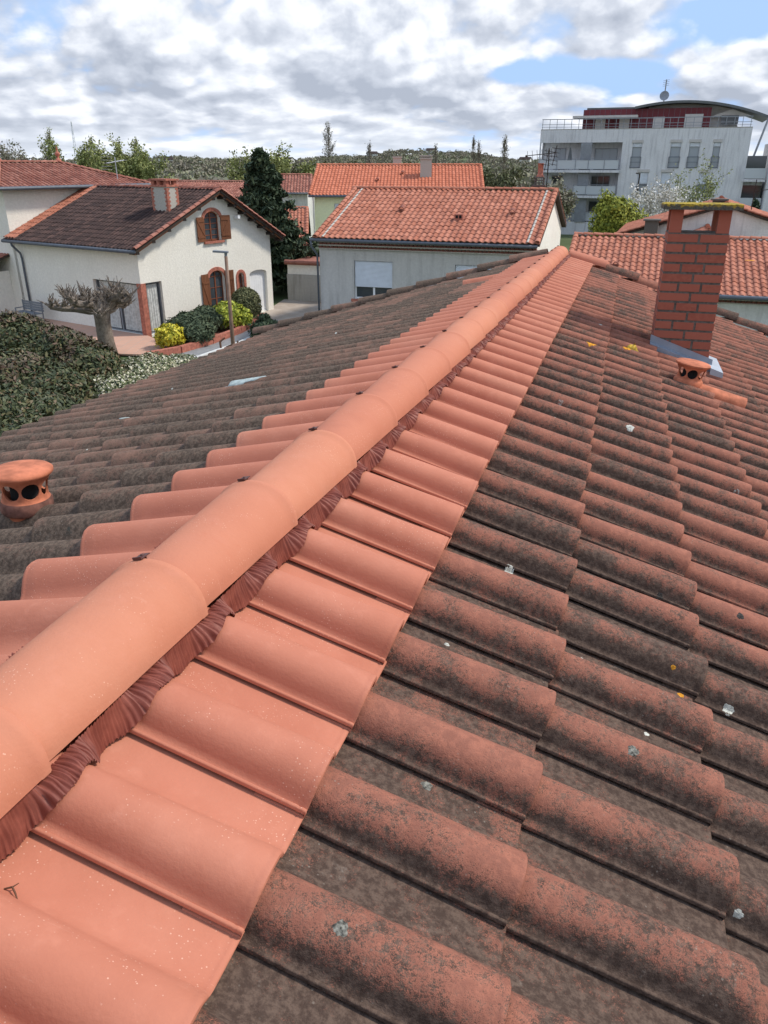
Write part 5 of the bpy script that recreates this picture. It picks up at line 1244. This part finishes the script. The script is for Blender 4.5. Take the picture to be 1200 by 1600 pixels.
for k in range(16):
    e = Vector((rnd.uniform(-1, 1), rnd.uniform(-1, 1), 0)) * .7; b_ = Vector((e.x, e.y, rnd.uniform(1.95, 2.25))); t_ = b_ + Vector((rnd.uniform(-.1, .1), rnd.uniform(-.1, .1), rnd.uniform(.15, .45)))
    mb.tube([b_, t_], [.07, .04], 6)
    for z_ in range(3): mb.tube([t_, t_ + Vector((rnd.uniform(-.12, .12), rnd.uniform(-.12, .12), rnd.uniform(.05, .18)))], [.025, .008], 4)
mb.build('crown', 'bark', PT)

# dark conifer
def conifer(name, loc, H_, Rb, n, label):
    t = thing(name, loc, 0, label, 'tree'); mb = MB(); mb.tube([(0, 0, 0), (0, 0, H_ * .97)], [Rb * .09, .02], 7)
    rnd = random.Random(5); P = []; dd = []
    tips = []
    for k in range(150):
        z = H_ * (.06 + .92 * (k / 150) ** .95); rr = Rb * (1 - (z / H_)) ** .95 * 1.12 * rnd.uniform(.62, 1.15) + .06; a = rnd.uniform(0, 6.283)
        tips.append((a, z, rr)); mb.tube([(0, 0, z), (math.cos(a) * rr * .55, math.sin(a) * rr * .55, z - .03 * rr), (math.cos(a) * rr, math.sin(a) * rr, z + .10 * rr)], [.035, .02, .006], 4)
    T_ = np.array(tips); idx = rng.integers(0, len(T_), n); f = rng.uniform(.12, 1, n) ** .7
    a, z, r = T_[idx, 0], T_[idx, 1], T_[idx, 2]; sp = .24 * r * (1.15 - f) + .07
    P = np.stack([np.cos(a) * r * f + rng.normal(0, 1, n) * sp, np.sin(a) * r * f + rng.normal(0, 1, n) * sp, z + .10 * r * f ** 2 - .05 + rng.normal(0, .09, n)], 1)
    mb.build('trunk', 'bark', t); leaves_at('crown', P, .15, 'leaf_conifer', t, 2.2, up=.5)
    return t
conifer('conifer', (-6.85, 47.0, 0), 7.75, 3.25, 30000, 'tall dark green conifer between the cream house and the grey house')

def broadleaf(name, label, loc, H_, Rc, n, size, mat, seed, leafy=1.0, group=None, shape=1.0, base=.25, lv=3, twig='twig_grey', minr=.012, spread=.65, aspect=1.7, up=.12):
    t = thing(name, loc, 0, label, 'tree', group); rnd = random.Random(seed); mb = MB()
    mb.tube([(0, 0, 0), (.05, .02, H_ * base)], [H_ * .022, H_ * .017], 7, 0, (.5, .5, .3)); tips = []
    for k in range(9):
        a = 2 * math.pi * k / 9 + rnd.uniform(-.3, .3); e = Vector((math.cos(a) * Rc / H_ * 1.25, math.sin(a) * Rc / H_ * 1.25, rnd.uniform(.6, 1.2)))
        branchy(mb, Vector((.05, .02, H_ * base * rnd.uniform(.7, 1.0))), e, H_ * rnd.uniform(.45, .62), H_ * .010, lv, rnd, spread, 4, up, minr, 3)
    V = np.array(mb.v); kz = H_ / np.percentile(V[:, 2], 99.5); kr = min(1.6, Rc / max(.1, np.percentile(np.hypot(V[:, 0], V[:, 1]), 97)))
    mb.v = [tuple(v) for v in V * np.array([kr, kr, kz])]; ob = mb.build('trunk', twig, t)
    if n:
        V = np.array([v for v in mb.v]); V = V[V[:, 2] > H_ * base]
        idx = rng.integers(0, len(V), n); P = V[idx] + rng.normal(0, size * 1.6, (n, 3)); leaves_at('crown', P, size, mat, t, aspect)
    return t
# fresh green tree in front of the apartments
BG = bush('spring_tree', 'bushy fresh yellow green tree below the apartment balconies', 'tree', [(16.0, 56, 3.1, 1.5, 1.5, 1.75), (17.0, 56.5, 2.4, 1.5, 1.5, 1.5), (15.2, 56.3, 2.9, 1.0, 1.2, 2.1), (17.9, 57, 1.9, 1.3, 1.3, 1.1), (15.4, 55.8, 4.0, .9, .9, 1.0)], 15000, .13, 'leaf_spring', 'leaf_olive', lump=.3, rmin=.45, k=.5)
bush('dark_bush', 'dark green bush between the spring tree and the white blossom', 'shrub', [(19.6, 55.5, 1.9, 1.6, 1.3, 1.5), (18.6, 55, 1.4, 1.2, 1.2, 1.2), (21.2, 56, 1.5, 1.2, 1.2, 1.1)], 7000, .13, 'leaf_bush_dark', lump=.25, rmin=.6)
broadleaf('blossom_tree', 'white blossoming tree with pale branches in front of the apartment block', (20.0, 59, 0), 5.6, 2.9, 9000, .10, 'petal_white', 3, base=.15, spread=.9, up=.06)
broadleaf('blossom_tree', 'low white blossoming shrub tree at the foot of the taller blossom', (22.4, 58, 0), 3.9, 2.2, 8000, .10, 'petal_white', 4, base=.12, spread=.9, up=.05)
broadleaf('budding_tree', 'thin tree with yellowish buds directly above the chimney cap', (24.6, 66, 0), 7.1, 2.6, 3500, .10, 'leaf_willow', 5, base=.25, spread=.8)
broadleaf('budding_tree', 'thin grey twiggy tree at the right edge by the apartment wing', (33.5, 64, 0), 6.4, 2.6, 1800, .09, 'leaf_willow', 6, base=.25, spread=.9)
conifer('small_conifer', (30.6, 68, 0), 4.3, .9, 2600, 'small narrow conifer at the foot of the apartment link')
# pale twiggy shrub just beyond our verge
broadleaf('twiggy_shrub', 'pale twiggy budding shrub just beyond the far verge of our roof', (4.95, 15.4, 0), 4.55, .75, 2600, .032, 'twig_pale', 8, base=.55, twig='twig_pale', minr=.004, lv=3, spread=.8)
# trees behind the houses
TR = 'trees standing behind the houses'
def fuzzy(name, label, loc, H_, Rc, mat, seed, n=4500, size=.17, group=TR, base=.18, spread=.6): return broadleaf(name, label, loc, H_, Rc, n, size, mat, seed, base=base, lv=3, minr=.03, spread=spread, group=group)
fuzzy('willow_tree', 'light green tree behind the cream house, left of its aerial', (-36.5, 100, 0), 9.0, 5.0, 'leaf_willow', 11, 20700, .17)
fuzzy('willow_tree', 'light green tree behind the cream house, right of its aerial', (-28.6, 96, 0), 8.9, 4.6, 'leaf_willow', 12, 20700, .17)
fuzzy('hedgerow_tree', 'brownish bare tree above the hipped roof at the left edge', (-50, 110, 0), 8.7, 5, 'leaf_wood', 13, 11500, .17)
fuzzy('hedgerow_tree', 'brownish tree behind the finial of the hipped roof', (-44, 108, 0), 8.3, 5, 'leaf_wood', 14, 13799, .17)
fuzzy('hedgerow_tree', 'yellow green tree immediately left behind the dark conifer', (-13.5, 90, 0), 7.6, 4.4, 'leaf_willow', 15, 16099, .17)
fuzzy('hedgerow_tree', 'yellow green rounded tree behind the right side of the dark conifer', (-10.0, 84, 0), 7.7, 4.6, 'leaf_willow', 16, 20700, .17)
fuzzy('hedgerow_tree', 'dull green tree behind the left end of the yellow house', (-5.5, 88, 0), 6.8, 3.6, 'leaf_olive', 17, 13799, .17)
fuzzy('hedgerow_tree', 'dull green tree to the right of the yellow house gable', (12.2, 84, 0), 6.3, 4.0, 'leaf_olive', 18, 16099, .17)
fuzzy('hedgerow_tree', 'olive tree left of the apartment block base', (15.0, 78, 0), 5.7, 3.0, 'leaf_wood', 19, 13799, .17)
fuzzy('hedgerow_tree', 'brown budding tree directly behind the yellow house ridge', (3.0, 96, 0), 6.9, 4.4, 'leaf_wood', 20, 13799, .17)
bush('thicket', 'dark green thicket below the conifer at the corner of the grey house', 'shrub', [(-5.2, 47.4, 1.2, 1.2, 1.0, 1.2), (-4.0, 48, 1.5, 1.1, 1.0, 1.5), (-3.2, 47, 1.3, .8, .8, 1.3)], 8000, .11, 'leaf_bush_dark', 'leaf_conifer')
PO = 'bare poplars on the skyline'
def poplar(label, x, y, H_, Rc, seed, n=700, mat='leaf_wood'):
    t = thing('poplar_tree', (x, y, hill(x, y) - .3), 0, label, 'tree', PO); rnd = random.Random(seed); mb = MB(); mb.tube([(0, 0, 0), (0, 0, H_ * .95)], [H_ * .014, .03], 5, 0, (.5, .5, .3))
    for k in range(95):
        z = H_ * rnd.uniform(.12, .93); a = rnd.uniform(0, 6.28); r = Rc * math.sin(math.pi * min(1, (z / H_) * .8 + .18)) * rnd.uniform(.6, 1.1)
        p0 = Vector((0, 0, z)); p1 = p0 + Vector((math.cos(a) * r * .6, math.sin(a) * r * .6, H_ * .07)); p2 = p1 + Vector((math.cos(a) * r * .4, math.sin(a) * r * .4, H_ * .09))
        mb.tube([p0, p1, p2], [.07, .05, .02], 4, 0, (.5, .5, rnd.random()))
        mb.tube([p1, p1 + Vector((rnd.uniform(-.5, .5), rnd.uniform(-.5, .5), H_ * .06))], [.04, .015], 3, 0, (.5, .5, rnd.random()))
    mb.build('trunk', 'twig_grey', t); V = np.array(mb.v); V = V[V[:, 2] > H_ * .2]; leaves_at('crown', V[rng.integers(0, len(V), n)] + rng.normal(0, .3, (n, 3)), .24, mat, t, 1.6)
poplar('tallest bare poplar on the skyline, above the left end of the yellow roof', -19.5, 300, 18.5, 3.0, 1, 1800)
poplar('bare poplar rising over the middle of the yellow roof', -4.5, 260, 12.5, 1.6, 2, 300)
poplar('thin bare poplar just right of the yellow house chimney', 17, 280, 12.2, 1.2, 3, 260)
poplar('pair of bare poplar stems between the yellow house and the apartments, left one', 29.5, 280, 14.6, 1.3, 4, 300)
poplar('second bare poplar stem right beside the left one of the skyline pair', 31.6, 283, 13.4, 1.2, 5, 300)
poplar('bare poplar closest to the apartment block', 38.4, 270, 14.3, 1.6, 6, 700)
poplar('slender pale poplar above the hipped roof, nearer the left edge', -98, 250, 15.5, 2.2, 7, 1200, 'leaf_willow')
poplar('slender pale poplar above the hipped roof, right of its neighbour', -86, 250, 13.2, 2.0, 8, 900, 'leaf_willow')
poplar('slender pale poplar just right of the roof finial', -73, 250, 13.0, 2.2, 9, 900, 'leaf_willow')
t_ = broadleaf('bare_tree', 'bare dark tree poking in at the left edge above the hipped roof', (-30.6, 66, 0), 9.3, 3.0, 0, .1, 'twig_grey', 31, base=.4, spread=.8, minr=.02)

# far woods on the hills, one mass
def woods():
    n = 5600; az_ = rng.uniform(-33, 33, n); d = 150 + 800 * rng.random(n) ** .8
    x = d * np.sin(np.radians(az_)); y = d * np.cos(np.radians(az_)); P = []; rv = []; S = []
    for i in range(n):
        hg = 2.4 + 2.6 * rng.random() + (1.2 if rng.random() < .06 else 0); z0 = hill(x[i], y[i]); m = 40; tone = rng.random() * .55 + .25 * (math.sin(x[i] * .02 + 1) * math.cos(y[i] * .013) + 1) * .5
        q = rng.normal(size=(m, 3)); q /= np.linalg.norm(q, axis=1)[:, None]; q[:, 2] = abs(q[:, 2])
        sc = np.array([2.8, 2.8, hg * .6]) * rng.uniform(.6, 1.35) * rng.uniform(.75, 1.05, (m, 1))
        if d[i] < 330: sc[2] *= .8; hg *= .8
        P.append(np.array([x[i], y[i], z0 + hg * .35]) + q * sc); rv.append(np.clip(tone + rng.normal(0, .10, m), 0, 1))
    P = np.concatenate(P); rv = np.concatenate(rv)
    o = leaves_at('woodland', P, 1.05, 'leaf_wood', None, 1.2, rv=rv); o['kind'] = 'stuff'; o['label'] = 'brown green wooded hills on the horizon'
    return o
woods()
HT = 'houses dotted on the far hill'
ORD = ['farthest left', 'second from the left', 'in the middle', 'second from the right', 'farthest right']
for k, (a, d) in enumerate(((-14.5, 560), (-6.5, 620), (-.8, 705), (3.2, 720), (9.5, 650))):
    x, y = d * math.sin(R(a)), d * math.cos(R(a)); t = thing('hillside_house', (x, y, hill(x, y) + 1.0), R(random.uniform(-30, 30)), 'tiny pale house among the trees of the far hill, ' + ORD[k] + ' of five', 'house', HT)
    mb = MB(); mb.box(-4, 4, -3, 3, 0, 4); mb.extrude([(-4, -3, 4), (-4, 3, 4), (-4, 0, 5.4)], (8, 0, 0)); mb.build('wall', 'stucco_white', t)
    mb = MB(); mb.extrude([(-4.4, -3.5, 3.9), (-4.4, 0, 5.6), (-4.4, 3.5, 3.9), (-4.4, 3.5, 4.1), (-4.4, 0, 5.8), (-4.4, -3.5, 4.1)], (8.8, 0, 0)); mb.build('roof', 'clay_brown', t, recalc=True)
